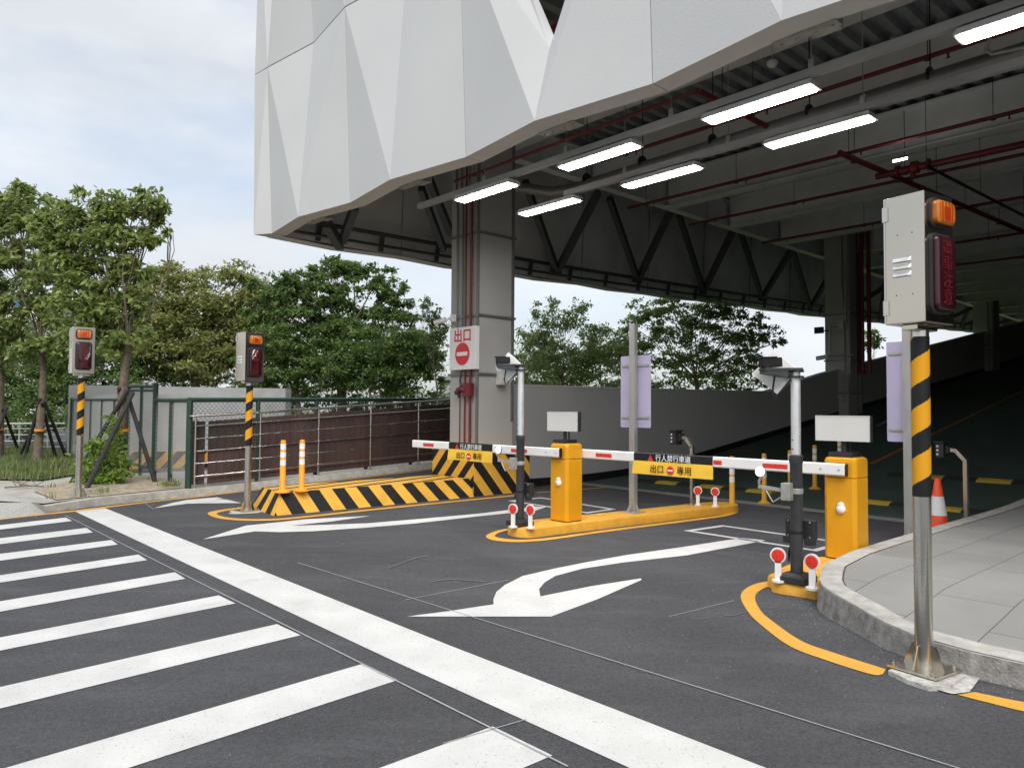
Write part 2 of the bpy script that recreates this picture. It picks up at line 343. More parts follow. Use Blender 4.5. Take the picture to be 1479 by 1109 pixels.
mark('arrow_marking', [(293,779),(355,759.2),(395.5,755),(441,750),(536,745),(480,753),(420,759.3),(470,758),(530,755.8),(600,750),(690,742),(775,731.5),(790,732),(775,737),(690,745.8),(600,756),(530,762),(452,767.3),(403.6,768.6),(368,767.5)], M['white_line'])
mark('arrow_marking', [(222,734),(246,727),(270,722),(300,719.2),(354,715.5),(356,719),(310,721),(356,722),(356,726.5),(290,727),(270,727.5)], M['white_line'])
def loop_mark(q, w=.10):
    q = [G(*p)+Z4 for p in q]; c = sum(q, Vector())/4; b = MB(); inn = []
    for i in range(4):
        e1 = (q[i-1]-q[i]).normalized(); e2 = (q[(i+1) % 4]-q[i]).normalized(); sn_ = e1.cross(e2).length
        inn.append(q[i]+(e1+e2)*(w/max(sn_, .3)))
    for i in range(4):
        j = (i+1) % 4; b.add([q[i], q[j], inn[j], inn[i]], [(0,1,2,3)])
    o = b.build('detector_loop_marking', M['white_line']); tag(o, kind='structure')
loop_mark([(987,766.5),(1043,758.5),(1225,784),(1180,796.5)], .09)
loop_mark([(733,723.3),(782,718.4),(890,735.5),(848,741.5)], .09)
# chalk setting-out lines
for p, q, w in (((95,745),(820,1108),.012), ((430,813),(1479,1140),.010), ((585,867),(735,838),.008), ((966,891),(1060,868),.006), ((200,720),(222,736),.01), ((640,1075),(760,1040),.007)):
    strip_AB('chalk_line_marking', G(*p), G(*q), w, M['chalk'], .007)
# yellow lines round the islands and kerbs
def band(name, outer, inner, m, dz=.005):
    o = [G(*p)+Vector((0,0,dz)) for p in outer]; i = [G(*p)+Vector((0,0,dz)) for p in inner]; b = MB()
    def dense(l, k=6):
        r = []
        for a in range(len(l)-1):
            for t in range(k):
                u = t/k; p0 = l[max(a-1,0)]; p1 = l[a]; p2 = l[a+1]; p3 = l[min(a+2, len(l)-1)]
                r.append(.5*((2*p1)+(p2-p0)*u+(2*p0-5*p1+4*p2-p3)*u*u+(3*p1-p0-3*p2+p3)*u**3))
        return r+[l[-1]]
    o = dense(o); i = dense(i)
    for k in range(len(o)-1): b.add([o[k], o[k+1], i[k+1], i[k]], [(0,1,2,3)])
    return tag(b.build(name, m), kind='structure')
band('yellow_line_marking', [(1117,838.5),(1090,844),(1074,853),(1070,864),(1078,880),(1092,896.7),(1138,932),(1190.6,953),(1257,974),(1275,974)],
     [(1117,846),(1104,849.5),(1093,857),(1091,867),(1098,881),(1110,893),(1155.5,925),(1201,942),(1257,960),(1280,967)], M['yellow_line'])
band('yellow_line_marking', [(1383,1004),(1430,1016),(1479,1028),(1560,1043)], [(1408,1000),(1440,1007),(1479,1014.5),(1560,1028)], M['yellow_line'])
band('yellow_line_marking', [(350,732.5),(325,735.5),(305,739),(300,742),(306,746),(320,749.5),(345,751.8),(375,752.3),(405,751.2),(450,746.8),(530,738),(684,722.4),(764,714.6)],
     [(350,735),(332,737),(317,740),(313,742.3),(318,745),(330,747.6),(350,749.2),(375,749.8),(405,748.8),(450,744.5),(530,735.8),(684,720.6),(764,713)], M['yellow_line'])
band('yellow_line_marking', [(735,763),(715,767.5),(703,773),(704,777.5),(718,781.3),(745,783.2),(772,782),(800,779),(880,767.8),(1029,748.6),(1055,744),(1066,739.5),(1064,735.5),(1050,733)],
     [(735,765.5),(722,769),(715,773),(717,775.8),(728,778),(747,779.6),(770,778.8),(800,776),(880,765),(1029,745.8),(1046,742.5),(1055,739.3),(1055,736.5),(1047,735)], M['yellow_line'])
band('yellow_line_marking', [(-60,758),(0,750.8),(55,744.6),(109.5,738.8),(154,733.4),(230,724),(300,716.6),(360,710)], [(-60,756),(0,748.8),(55,742.8),(109.5,737),(154,731.6),(230,722.8),(300,715.4),(360,709)], M['yellow_line'])
strip_AB('yellow_line_marking', G(775,711.5), G(882,703.3), .08, M['yellow_line'])
# ---- ramp
b = MB(); ss = [RAMP0+i*.4 for i in range(16)]+[18.5+i*1.5 for i in range(30)]; ns = [3.0, 5, 7, 9, 11.42]
for i in range(len(ss)-1):
    for j in range(len(ns)-1):
        b.add([W(ss[i],ns[j],hr(ss[i])+.003), W(ss[i+1],ns[j],hr(ss[i+1])+.003), W(ss[i+1],ns[j+1],hr(ss[i+1])+.003), W(ss[i],ns[j+1],hr(ss[i])+.003)], [(0,1,2,3)])
tag(b.build('ramp', M['ramp'], fix=False, smooth=True), kind='structure')
sheet('gutter', [W(11.62,3.2,.004), W(11.98,3.2,.004), W(12.5,11.3,.010), W(12.15,11.3,.008)], M['gutter'])
strip_AB('ramp_line_marking', G(1258,670), G(1479,564), .11, M['orange_line'], .008, 30)
strip_AB('ramp_line_marking', G(1040,650), G(1085,652), .05, M['orange_line'], .008, 3)
for y in (573, 580, 585, 590):
    p = G(1420, y); strip_AB('ramp_groove_marking', W(S(p), 4.0), W(S(p), 11.0), .05, M['gutter'], .007, 4)
strip_AB('ramp_line_marking', G(1266,616), G(1300,599), .12, M['chalk'], .008, 8)
# ---- exit lane rising on the left
b = MB(); b.add([W(5.2,11.85,.004), W(16,11.85,.50), W(16,14.2,.50), W(5.2,14.2,.004)], [(0,1,2,3)]); tag(b.build('exit_lane', M['asphalt'], fix=False), kind='structure')
b = MB(); b.add([W(5.2,13.86,.009), W(16,13.86,.508), W(16,13.96,.508), W(5.2,13.96,.009)], [(0,1,2,3)]); tag(b.build('yellow_line_marking', M['yellow_line'], fix=False), kind='structure')
# ---- right-hand pavement with its kerb
def zsw(s): return .15+.10*min(1, max(0, (s-5.1)/1.3))+hr(s)
def onsw(px, py):
    p = Pz(px, py, .2)
    for _ in range(8): p = Pz(px, py, zsw(S(p)))
    return p
TOP = [(1479,956),(1401.6,939),(1324,918),(1275,897),(1236,874),(1201,854.5),(1188,845),(1183.6,836),(1186,824),(1191,814)]
BOT = [(1479,977.5),(1401.6,968),(1317,944),(1275,928),(1240,914),(1201,899),(1190,891),(1185,883)]
tp = [onsw(*q) for q in TOP]; PB = [Vector((S(p), N(p))) for p in tp]
bt = [(S(G(*q)), N(G(*q))) for q in BOT]
edge = [(4.2,-60.0),(4.45,-20),(4.62,-6.0),(PB[0][0]-.09,PB[0][1]-1.2)]+[(p[0],p[1]) for p in PB]
smax = edge[-1][0]
edge = [e for i, e in enumerate(edge)]
for s_, n_ in ((7.4,3.14),(8.2,3.16),(10,3.17),(12,3.17)):
    if s_ > smax+.1: edge.append((s_, n_))
edge += [(12+i*1.0, 3.17) for i in range(1, 8)]+[(22,3.17),(30,3.17),(45,3.17),(60,3.17)]
for i in range(1, len(edge)):                         # keep it running forwards
    if edge[i][0] <= edge[i-1][0]: edge[i] = (edge[i-1][0]+.01, edge[i][1])
E2 = [Vector(e) for e in edge]
def offs(l, d):
    r = []
    for i, p in enumerate(l):
        t = (l[min(i+1, len(l)-1)]-l[max(i-1, 0)]).normalized(); r.append(p+Vector((t.y, -t.x))*d)
    return r
INN = offs(E2, .17); INJ = offs(E2, .185)
OUT = offs(E2, -.03)
b = MB()
for i in range(len(E2)-1):
    for (l0, l1, z0, z1, mi) in ((E2, INN, 0, 0, 0), (OUT, E2, None, -.012, 1)):
        a, c = l0[i], l0[i+1]; d, e = l1[i], l1[i+1]; b.cur = mi
        if z0 is None: q = [W(a[0],a[1],hr(a[0])-.05), W(c[0],c[1],hr(c[0])-.05), W(e[0],e[1],zsw(e[0])-.012), W(d[0],d[1],zsw(d[0])-.012)]
        else: q = [W(a[0],a[1],zsw(a[0])), W(c[0],c[1],zsw(c[0])), W(e[0],e[1],zsw(e[0])), W(d[0],d[1],zsw(d[0]))]
        b.add(q, [(0,1,2,3)])
    b.cur = 0; d = E2[i]; e = E2[i+1]; d2 = d+(INN[i]-d)*.08; e2 = e+(INN[i+1]-e)*.08
    b.add([W(d[0],d[1],zsw(d[0])-.012), W(e[0],e[1],zsw(e[0])-.012), W(e2[0],e2[1],zsw(e2[0])+.001), W(d2[0],d2[1],zsw(d2[0])+.001)], [(0,1,2,3)])
tag(b.build('kerb', [M['kerb'], M['kerbside']], fix=False), kind='structure')
b = MB()
for i in range(len(E2)-1):
    b.add([W(*INN[i],zsw(E2[i][0])-.006), W(*INN[i+1],zsw(E2[i+1][0])-.006), W(*INJ[i+1],zsw(E2[i+1][0])-.006), W(*INJ[i],zsw(E2[i][0])-.006)], [(0,1,2,3)])
tag(b.build('kerb_joint', M['joint'], fix=False), kind='structure')
pv = M['paving']; nt = pv.node_tree; L = nt.links.new; bs = nt.nodes['Principled BSDF']; base = bs.inputs['Base Color'].links[0].from_socket
tc = nt.nodes['Texture Coordinate']; mp = nt.nodes.new('ShaderNodeMapping'); mp.inputs['Rotation'].default_value = (0, 0, -ANG); L(tc.outputs['Object'], mp.inputs[0])
br = nt.nodes.new('ShaderNodeTexBrick'); br.inputs['Scale'].default_value = 1; br.inputs['Brick Width'].default_value = 1.25; br.inputs['Row Height'].default_value = .5; br.inputs['Mortar Size'].default_value = .005; br.inputs['Mortar Smooth'].default_value = .3
br.inputs['Color1'].default_value = (1, 1, 1, 1); br.inputs['Color2'].default_value = (.92, .92, .91, 1); br.inputs['Mortar'].default_value = (.36, .36, .35, 1); L(mp.outputs[0], br.inputs['Vector'])
mu = nt.nodes.new('ShaderNodeMix'); mu.data_type = 'RGBA'; mu.blend_type = 'MULTIPLY'; mu.inputs[0].default_value = 1; L(base, mu.inputs[6]); L(br.outputs['Color'], mu.inputs[7]); L(mu.outputs[2], bs.inputs['Base Color'])
b = MB()
for i in range(len(INJ)-1):
    s0, s1 = INJ[i][0], INJ[i+1][0]; z0, z1 = zsw(E2[i][0]), zsw(E2[i+1][0])
    if i == 0: continue
    b.add([W(s0,INJ[i][1],z0), W(s1,INJ[i+1][1],z1), W(max(s1,4.7+.01*i),-25,z1), W(max(s0,4.7+.01*(i-1)),-25,z0)], [(0,1,2,3)])
tag(b.build('pavement', pv, fix=False), kind='structure')
# mortar pad and scattered mortar under the near signal
b = MB(); q = [Pz(x, y, .03) for x, y in ((1283,967),(1310,955),(1350,950),(1387,968),(1392,975),(1372,990),(1340,990),(1310,980))]
q0 = [G(x, y) for x, y in ((1282,972),(1310,955),(1350,950),(1392,966),(1420,975),(1400,1001),(1376,1004),(1338,993.5),(1310,985))]
b.prism([(p.x, p.y) for p in q], -.02, .028); k = [(p.x, p.y, .009) for p in q0]; b.add(k, [list(range(len(k)))])
tag(b.build('mortar_pad', M['mortar']), kind='structure')
# ---- left-hand footway, planting bed, verge
LZ = .13
lk = [(2.45,13.2),(3.22,13.57),(4.2,13.85),(5.2,14.02),(7,14.1),(16,14.1)]
b = MB()
ZL = lambda s: LZ+max(0, (s-5.2)*.046)
for i in range(len(lk)-1):
    (s0,n0),(s1,n1) = lk[i],lk[i+1]; z0 = ZL(s0) if i else .10; z1 = ZL(s1); o_ = .17
    b.cur = 0; b.add([W(s0,n0,z0), W(s1,n1,z1), W(s1-.03,n1+o_,z1), W(s0-.05,n0+o_,z0)], [(0,1,2,3)])
    b.cur = 1; b.add([W(s0,n0-.015,-.02), W(s1,n1-.015,-.02), W(s1,n1,z1), W(s0,n0,z0)], [(0,1,2,3)])
tag(b.build('kerb', [M['kerb'], M['kerb']], fix=False), kind='structure')
b = MB(); k = [W(s,n+.17,min(ZL(s),.14)-.004) for s, n in lk]; k = k+[W(16,17.5,.12), W(4,18.5,.12), W(-3,21,.11), W(-30,21,.10), W(-30,14.6,.105), W(.5,14.6,.11), W(2.0,14.3,.115)]
b.add(k, [list(range(len(k)))]); tag(b.build('footpath', M['pathc'], fix=True), kind='structure')
b = MB(); lo_ = [G(-160,772),G(-60,757.5),G(0,750.5),(G(40,745.2)),G(66,741.2)]; hi_ = [Pz(-160,724,.13),Pz(-60,716,.13),Pz(0,713,.135),Pz(45,724,.135),Pz(66,731,.135)]
for i in range(4): b.add([lo_[i], lo_[i+1], hi_[i+1], hi_[i]], [(0,1,2,3)])
tag(b.build('dropped_pavement', M['gravelc'], fix=True), kind='structure')
b = MB(); bed = [(49,709),(81,721.5),(150,715.5),(262,704.5),(276,701),(232,690),(180,684),(120,688)]
k = [Pz(x, y, LZ+.008) for x, y in bed]; c = sum(k, Vector())/len(k)
mid = [c+(p-c)*.6+Vector((0,0,.07+random.random()*.03)) for p in k]; cc = c+Vector((0,0,.10)); n_ = len(k)
b.add(k+mid+[cc], [(i,(i+1) % n_,n_+(i+1) % n_,n_+i) for i in range(n_)]+[(n_+i,n_+(i+1) % n_,2*n_) for i in range(n_)])
tag(b.build('planting_bed', M['soil'], smooth=True), kind='structure')
vg = [(-120,694),(0,691),(60,692),(112,684),(116,664),(60,652),(-120,654)]
b = MB(); k = [Pz(x, y, .16) for x, y in vg]; b.add(k, [list(range(len(k)))]); tag(b.build('verge_soil', M['earth']), kind='structure')
# grass: blades as one mass
def blades(name, pts, hgt, n_per, m, label, cat, spread=.12):
    n = len(pts)*n_per; V = []; Fc = []; T = []
    P = np.repeat(np.array([tuple(p) for p in pts]), n_per, axis=0); P[:, :2] += rng.normal(0, spread, (n, 2))
    h = np.array(hgt if hasattr(hgt, '__len__') else [hgt]*len(pts)); h = np.repeat(h, n_per)*rng.uniform(.5, 1.25, n)
    a = rng.uniform(0, 2*np.pi, n); w = rng.uniform(.003, .008, n)+h*.012; lean = rng.uniform(.1, .7, n)*h
    dx = np.cos(a); dy = np.sin(a); s1 = np.stack([-dy*w, dx*w, 0*w], 1); up = np.stack([dx*lean*.35, dy*lean*.35, h*.6], 1); tip = np.stack([dx*lean, dy*lean, h], 1)
    V = np.concatenate([P-s1, P+s1, P+up+s1*.8, P+up-s1*.8, P+tip], 0); i = np.arange(n)
    quads = np.stack([i, i+n, i+2*n, i+3*n], 1); tris = np.stack([i+3*n, i+2*n, i+4*n], 1)
    me = bpy.data.meshes.new(name); me.from_pydata(V.tolist(), [], quads.tolist()+tris.tolist()); t = rng.uniform(0, 1, n)
    at = me.attributes.new('tint', 'FLOAT', 'FACE'); at.data.foreach_set('value', np.concatenate([t, t]).astype(np.float32)); me.materials.append(m)
    o = bpy.data.objects.new(name, me); col.objects.link(o); return tag(o, label, cat, kind='stuff')
def inpoly(x, y, poly):
    r = False; j = len(poly)-1
    for i in range(len(poly)):
        if (poly[i][1] > y) != (poly[j][1] > y) and x < (poly[j][0]-poly[i][0])*(y-poly[i][1])/(poly[j][1]-poly[i][1])+poly[i][0]: r = not r
        j = i
    return r
kv = [Pz(x, y, .16) for x, y in vg]; k2 = [(p.x, p.y) for p in kv]; x0 = min(p[0] for p in k2); x1 = max(p[0] for p in k2); y0 = min(p[1] for p in k2); y1 = max(p[1] for p in k2)
pts = []; hs = []
while len(pts) < 1500:
    x = random.uniform(x0, x1); y = random.uniform(y0, y1)
    if inpoly(x, y, k2):
        pts.append(Vector((x, y, .15))); hs.append(.12+.16*max(0, math.sin(x*1.9)*math.cos(y*1.3))+.05*random.random())
blades('grass', pts, hs, 16, M['grass'], 'rough green grass and weeds growing on the verge under the young trees', 'grass')
bk = [Pz(x, y, LZ+.06) for x, y in bed]; k2 = [(p.x, p.y) for p in bk]; pts = []
while len(pts) < 20:
    i = random.randrange(len(bk)); p = c+(bk[i]-c)*random.uniform(.3, 1.0)+(bk[(i+1) % len(bk)]-bk[i])*random.random()*.8
    if inpoly(p.x, p.y, k2): pts.append(Vector((p.x, p.y, LZ+.05)))
blades('weeds', pts, .10, 16, M['grass'], 'thin tufts of weeds on the sandy planting bed beside the kerb', 'weeds', .06)

# loose grit along the kerbs and in the corners of the road
b = MB()
def grit(x, y, z, r):
    k = [Vector((math.cos(a)*r*random.uniform(.6,1.1), math.sin(a)*r*random.uniform(.6,1.1), 0)) for a in (0,1.26,2.5,3.77,5.03)]; c = Vector((x,y,z)); b.add([c+v for v in k]+[c+v*.5+Vector((0,0,r*.8)) for v in k], [(i,(i+1)%5,5+(i+1)%5,5+i) for i in range(5)]+[(5,6,7,8,9)])
for _ in range(230):
    i = random.randrange(3, 16); u = random.random(); p = OUT[i]*(1-u)+OUT[i+1]*u; d = abs(random.gauss(0, .28))+.03; q = p+Vector((E2[i+1]-E2[i]).normalized().yx*Vector((-1,1)))*d; grit(*W(q.x, q.y, .0)[:2], .002, random.uniform(.002,.006))
for _ in range(200):
    s_ = random.uniform(2.2, 7); n_ = np.interp(s_, [2.45,3.22,4.2,5.2,7], [13.2,13.57,13.85,14.02,14.1])-abs(random.gauss(0,.3))-.03; grit(*W(s_, n_)[:2], .003, random.uniform(.004,.010))
for _ in range(420): p = W(random.uniform(1.0,9), random.uniform(-1,12)); grit(p.x, p.y, .002, random.uniform(.002,.0055))
tag(b.build('grit', M['gritm'], fix=False), 'loose pale grit scattered over the asphalt and along the kerbs', 'grit', kind='stuff')

for k, (x, y, dx, dy) in enumerate(((1000,893,40,-9),(1046,884,34,3),(560,815,60,-8),(925,970,14,12),(620,845,80,-9))):
    q = [(x+dx*u, y+dy*u+5*math.sin(u*3.1+k)) for u in np.linspace(0, 1, 7)]; w_ = .5+.35*(k % 3)
    band('scuff_marking', q, [(a, c_+w_) for a, c_ in q], M['scuff'], .006)
# ================================================================== the parking building
bl = thing('parking_building', W(9.6, 11.4, 0), 0, 'white multi-storey parking building with folded facade panels over the open ramp entrance', 'building')
Z0, Z1, Z2 = 5.2, 8.6, 12.0
EV_B, OD_B, EV_T, OD_T = 6.53, 6.32, 6.37, 6.57
kn = [14.42, 12.84, 11.31, 9.74, 8.12, 6.51, 4.87, 3.26]
while kn[-1] > -21: kn.append(kn[-1]-1.62)
if len(kn) % 2 == 0: kn.append(kn[-1]-1.62)
TH = Vector(A)*.30
def shell(front, loop, name, m=('facade', 'facade_edge'), bott=()):
    """front: list of triangles/quads of points; loop: outline points in order; thickened along A"""
    b = MB()
    for f in front: b.add(f, [tuple(range(len(f)))])
    n = len(loop)
    for i in range(n):
        j = (i+1) % n; b.cur = 1 if i in bott else 0
        b.add([loop[i], loop[j], loop[j]+TH, loop[i]+TH], [(0,1,2,3)])
    b.cur = 0; c = sum(loop, Vector())/n+TH
    for i in range(n): b.add([loop[i]+TH, loop[(i+1) % n]+TH, c], [(0,1,2)])
    return b.build(name, [M[k] for k in m], bl)
gp = .006
for k in range(0, len(kn)-2, 2):
    n0, n1, n2 = kn[k]-gp, kn[k+1], kn[k+2]+gp
    be0, bo, be1 = W(EV_B,n0,Z0), W(OD_B,n1,Z0), W(EV_B,n2,Z0)
    te0, to, te1 = W(EV_T,n0,Z1-.012), W(OD_T,n1,Z1-.012), W(EV_T,n2,Z1-.012)
    if abs(n1-6.51) < .05:      # the panel with the triangular opening
        P1 = Pn(793.6, 70, 6.42); s1_ = S(P1); P2 = Ps(800, 51.6, s1_+.22)
        def upto(p, q, z): return p+(q-p)*((z-p.z)/(q.z-p.z))
        HL = upto(P1, Ps(765.5, 0, s1_+.03), Z1-.012); dl = upto(P2, Ps(778, 0, s1_+.27), Z1-.012)-HL; HR = upto(P2, Ps(816, 0, s1_+.27), Z1-.012)
        b = MB()
        for f in ((te0,be0,bo),(te1,bo,be1)): b.add(f, [(0,1,2)])
        b.add([te0,bo,P1,HL], [(0,1,2,3)]); b.add([P1,HL,HL+dl,P2], [(0,1,2,3)]); b.add([bo,te1,HR,P2,P1], [(0,1,4),(1,2,3,4)])
        for p, q in ((be0,te0),(te1,be1)): b.add([p,q,q+TH,p+TH], [(0,1,2,3)])
        b.add([te0,HL,HL+TH,te0+TH], [(0,1,2,3)]); b.cur = 1
        for p, q in ((be0,bo),(bo,be1)): b.add([p,q,q+TH,p+TH], [(0,1,2,3)])
        b.cur = 0; b.add([be0+TH,bo+TH,P2,HL+dl,te0+TH], [(0,1,2,3,4)]); b.add([bo+TH,be1+TH,te1+TH,HR+A*.02,P2], [(0,1,2,3,4)])
        b.build('facade_panel', [M['facade'], M['facade_edge']], bl)
    else:
        shell([(te0,be0,bo),(te0,bo,to),(to,bo,te1),(te1,bo,be1)], [be0,bo,be1,te1,to,te0], 'facade_panel', bott=(0,1))
    # upper row, folded the other way
    ue0, uo, ue1 = W(EV_T,n0,Z1+.012), W(OD_T,n1,Z1+.012), W(EV_T,n2,Z1+.012)
    ve0, vo, ve1 = W(EV_B,n0,Z2), W(OD_B,n1,Z2), W(EV_B,n2,Z2)
    if abs(n1-6.51) < .05:
        b = MB(); b.add([ue0,ve0,vo], [(0,1,2)]); b.add([ue1,ve1,vo], [(0,1,2)]); b.build('facade_panel', [M['facade']], bl)
    else: shell([(ve0,ue0,vo),(vo,ue0,uo),(vo,uo,ue1),(ve1,vo,ue1)], [ue0,uo,ue1,ve1,vo,ve0], 'facade_panel')
# corner panel
c0, c1 = W(6.31,14.80,Z0), W(6.33,14.95,Z1); be0 = W(EV_B,kn[0]+gp,Z0); te0 = W(EV_T,kn[0]+gp,Z1-.012); u0 = W(6.33,14.95,Z1+.012)
shell([(te0,be0,c0),(te0,c0,c1)], [c0,be0,te0,c1], 'facade_panel', bott=(0,))
shell([(W(EV_T,kn[0]+gp,Z1+.012),u0,W(6.31,14.80,Z2)),(W(EV_T,kn[0]+gp,Z1+.012),W(6.31,14.80,Z2),W(EV_B,kn[0]+gp,Z2))], [u0,W(EV_T,kn[0]+gp,Z1+.012),W(EV_B,kn[0]+gp,Z2),W(6.31,14.80,Z2)], 'facade_panel')
# bracket plates under the panels
for k in range(1, len(kn)-1, 2):
    if kn[k] < -3: break
    n = kn[k]; b = MB(); b.box(W(6.70, n-.05, Z0-.012), (.13, .62, .016), A, B)
    for dn in (-.25, -.1, .1, .25): b.lathe(W(6.70, n-.05+dn, Z0-.038), [(.014, 0), (.014, .02)], 8)
    b.box(W(6.83, n-.18, Z0+.06), (.14, .26, .10), A, B)
    b.build('bracket_plate', M['galv'], bl)
# far (left) side: folded panels outside, steel liner inside, braces between
RT = [(6.3,5.2),(11,5.22),(15.9,5.35),(19.3,5.42),(24.8,5.62),(31.5,5.82),(62,7.2)]
def rim(s):
    for (a, za), (c, zc) in zip(RT, RT[1:]):
        if s <= c: return za+(zc-za)*(s-a)/(c-a)
    return RT[-1][1]
s = 6.62; i = 0
while s < 60:
    e = s+3.2; m_ = s+1.6
    q = [W(s+gp,14.86,rim(s)),W(m_,15.06,rim(m_)),W(e-gp,14.86,rim(e))]; tq = [W(s+gp,15.05,Z2),W(m_,14.9,Z2),W(e-gp,15.05,Z2)]
    b = MB(); b.add([q[0],q[1],tq[0]], [(0,1,2)]); b.add([q[1],tq[1],tq[0]], [(0,1,2)]); b.add([q[1],tq[2],tq[1]], [(0,1,2)]); b.add([q[1],q[2],tq[2]], [(0,1,2)])
    b.cur = 1
    for j in (0, 1): b.add([q[j],q[j+1],q[j+1]-B*.36,q[j]-B*.36], [(0,1,2,3)])
    b.cur = 0; b.add([q[0],tq[0],tq[0]-B*.3,q[0]-B*.3], [(0,1,2,3)]); b.add([q[2],tq[2],tq[2]-B*.3,q[2]-B*.3], [(0,1,2,3)])
    b.build('facade_panel', [M['facade'], M['facade_edge']], bl)
    s = e
s = 6.64; i = 0
while s < 58:
    e = s+1.58; nn = 14.60-(.0 if i % 2 else .035)
    b = MB(); b.add([W(s,nn,rim(s)+.02), W(e,nn,rim(e)+.02), W(e,nn-.10,8.45), W(s,nn-.10,8.45)], [(0,1,2,3)]); b.extr([W(s,nn,rim(s)+.02), W(s+.06,nn,rim(s)+.02), W(s+.06,nn-.10,8.45), W(s,nn-.10,8.45)], -B*.03)
    b.build('liner_panel', M['skirt'], bl)
    s = e; i += 1
b = MB()
for a_, c_ in ((6.7, 15), (15, 24), (24, 34), (34, 58)):
    b.tube([W(a_,14.35,rim(a_)+.36), W(c_,14.35,rim(c_)+.36)], .05, 8); b.tube([W(a_,14.43,rim(a_)+.12), W(c_,14.43,rim(c_)+.12)], .035, 8)
s = 7.6
while s < 56:
    b.bar(W(s,14.5,rim(s)+.02), W(s,14.42,rim(s)+.42), .10, .06); s += 1.58
b.build('edge_rail', M['brace'], bl)
def brace(p0, p1, w=.12): 
    b = MB(); b.bar(p0, p1, w, w*1.25); b.build('brace', M['brace'], bl, bevel=.0)
for (bx, by), (lx, ly), (rx, ry) in (((803,388),(758,262),(864,278)), ((920,401),(880,286),(992,255)), ((1015,418),(981,311),(1083,284)), ((1100,429),(1069,334),(1172,312)), ((1170,444),(1144,358),(1230,340))):
    p = Pn(bx, by, 14.2); brace(p, Pn(lx, ly, 13.4), .15); brace(p+A*.1, Pn(rx, ry, 12.0), .15)
    g_ = MB(); g_.box(p-Vector((0,0,.04)), (.45, .03, .25), A, B); g_.build('gusset_plate', M['brace'], bl)
brace(Pn(471,322,13.2), Pn(491,355,14.3), .16); brace(Pn(495,347,14.2), Pn(513,298,13.0), .15); brace(Pn(608,272,13.3), Pn(641,361,14.3), .13); brace(Pn(618,255,12.9), Pn(652,338,14.0), .14)
for s in (33, 37, 41, 45, 49, 53): brace(W(s,14.2,rim(s)+.2), W(s-1.5,13.4,7.6), .15); brace(W(s+.1,14.2,rim(s)+.2), W(s+2.2,12.2,8.0), .15)
# perimeter girder, floor beams and the profiled deck
def ibeam(name, p, q, h, wf, tf=.035, tw=.03, m='beam'):
    b = MB(); z = Vector((0,0,1)); b.bar(p+z*(tf/2), q+z*(tf/2), wf, tf); b.bar(p+z*(h-tf/2), q+z*(h-tf/2), wf, tf); b.bar(p+z*(h/2), q+z*(h/2), tw, h-2*tf); return b.build(name, M[m], bl)
ibeam('girder', W(7.0,12.35,7.35), W(60,12.35,7.35), .80, .26)
ibeam('girder', W(7.2,-2,7.40), W(60,-2,7.40), .80, .3)
for k in range(16):
    s = 10.7+3.2*k
    ibeam('beam', W(s,-22,7.30), W(s,12.2,7.30), .95, .34)
b = MB(); prof = []
n = -22.0
while n < 14.5:
    prof += [(n,8.42),(n+.14,8.42),(n+.18,8.30),(n+.32,8.30),(n+.36,8.42)]; n += .36
v0 = [W(6.7,a_,z) for a_, z in prof]; v1 = [W(60,a_,z) for a_, z in prof]; k = len(prof)
b.add(v0+v1, [(i, i+1, k+i+1, k+i) for i in range(k-1)]); b.build('ceiling_deck', M['deck'], bl, fix=False)
b = MB(); b.box(W(33.4, -3.8, 8.56), (53.2, 36.6, .2), A, B); b.build('floor_slab', M['beam'], bl)
b = MB(); b.box(W(33.4, -3.8, 12.1), (54, 37.6, .2), A, B); b.build('roof', M['beam'], bl)  # lid added over the upper storey to block sky light
b = MB(); b.box(W(60.2, -3.8, 6), (.3, 37.4, 11.9), A, B); b.build('added_end_wall', M['wallgrey'], bl)  # far end closed by an added wall that keeps the sky out
b = MB(); b.box(W(33.2, -22.4, 6), (53.6, .3, 11.9), A, B); b.build('added_side_wall', M['wallgrey'], bl)  # unseen right side, wall added to block the sky
b = MB(); b.box(W(13, 4, 10.3), (.3, 20, 3.0), A, B); b.build('parapet', M['beam'], bl)
ibeam('beam', W(8.4,-20,9.7), W(8.4,14,9.7), .5, .25)
pb = MB(); pb.tube([Pd(780,52,11), Pd(830,25,10.6)], .06, 8); pb.build('upper_pipe', M['pipe'], bl)
# columns, each with its conduits
def column(s, n, full=True):
    w_ = .45; b = MB(); ch = .03
    b.box(W(s+w_, n+w_, 4.2), (.9, .9, 8.4), A, B); c = b.build('column', M['colpaint'], bl, bevel=.015)
    b = MB()
    for z in (2.32, 3.46, 5.08):
        b.box(W(s-.022, n+w_, z), (.04, .96, .045), A, B); b.box(W(s+w_, n-.022, z), (.96, .04, .045), A, B)
    b.box(W(s+.45, n-.022, 4), (.05, .04, 8), A, B) if not full else None
    b.box(W(s+.86, n-.02, 4.6), (.05, .04, 6.4), A, B); b.box(W(s-.012, n+.035, 4.2), (.03, .07, 7.9), A, B)
    for dn, z0, r in (((.66, 2.7, .020), (.49, 2.75, .018), (.24, 2.0, .012)) if full else ((.2, 2.0, .03),)): b.tube([W(s-.035, n+dn, z0), W(s-.035, n+dn, 5.6), W(s-.035, n+dn+.05, 6.0), W(s-.035, n+dn+.05, 8.2)], r, 8)
    b.build('conduit', M['conduit'], c)
    return c
column(9.19, 10.97); column(26.0, 10.97, False); column(42.8, 10.97, False)
ms = MB()
for px in (1237, 1246, 1256): q = Ps(px, 540, 26.5); ms.tube([W(26.5,N(q),q.z), W(26.5,N(q),8.2)], .07, 10)
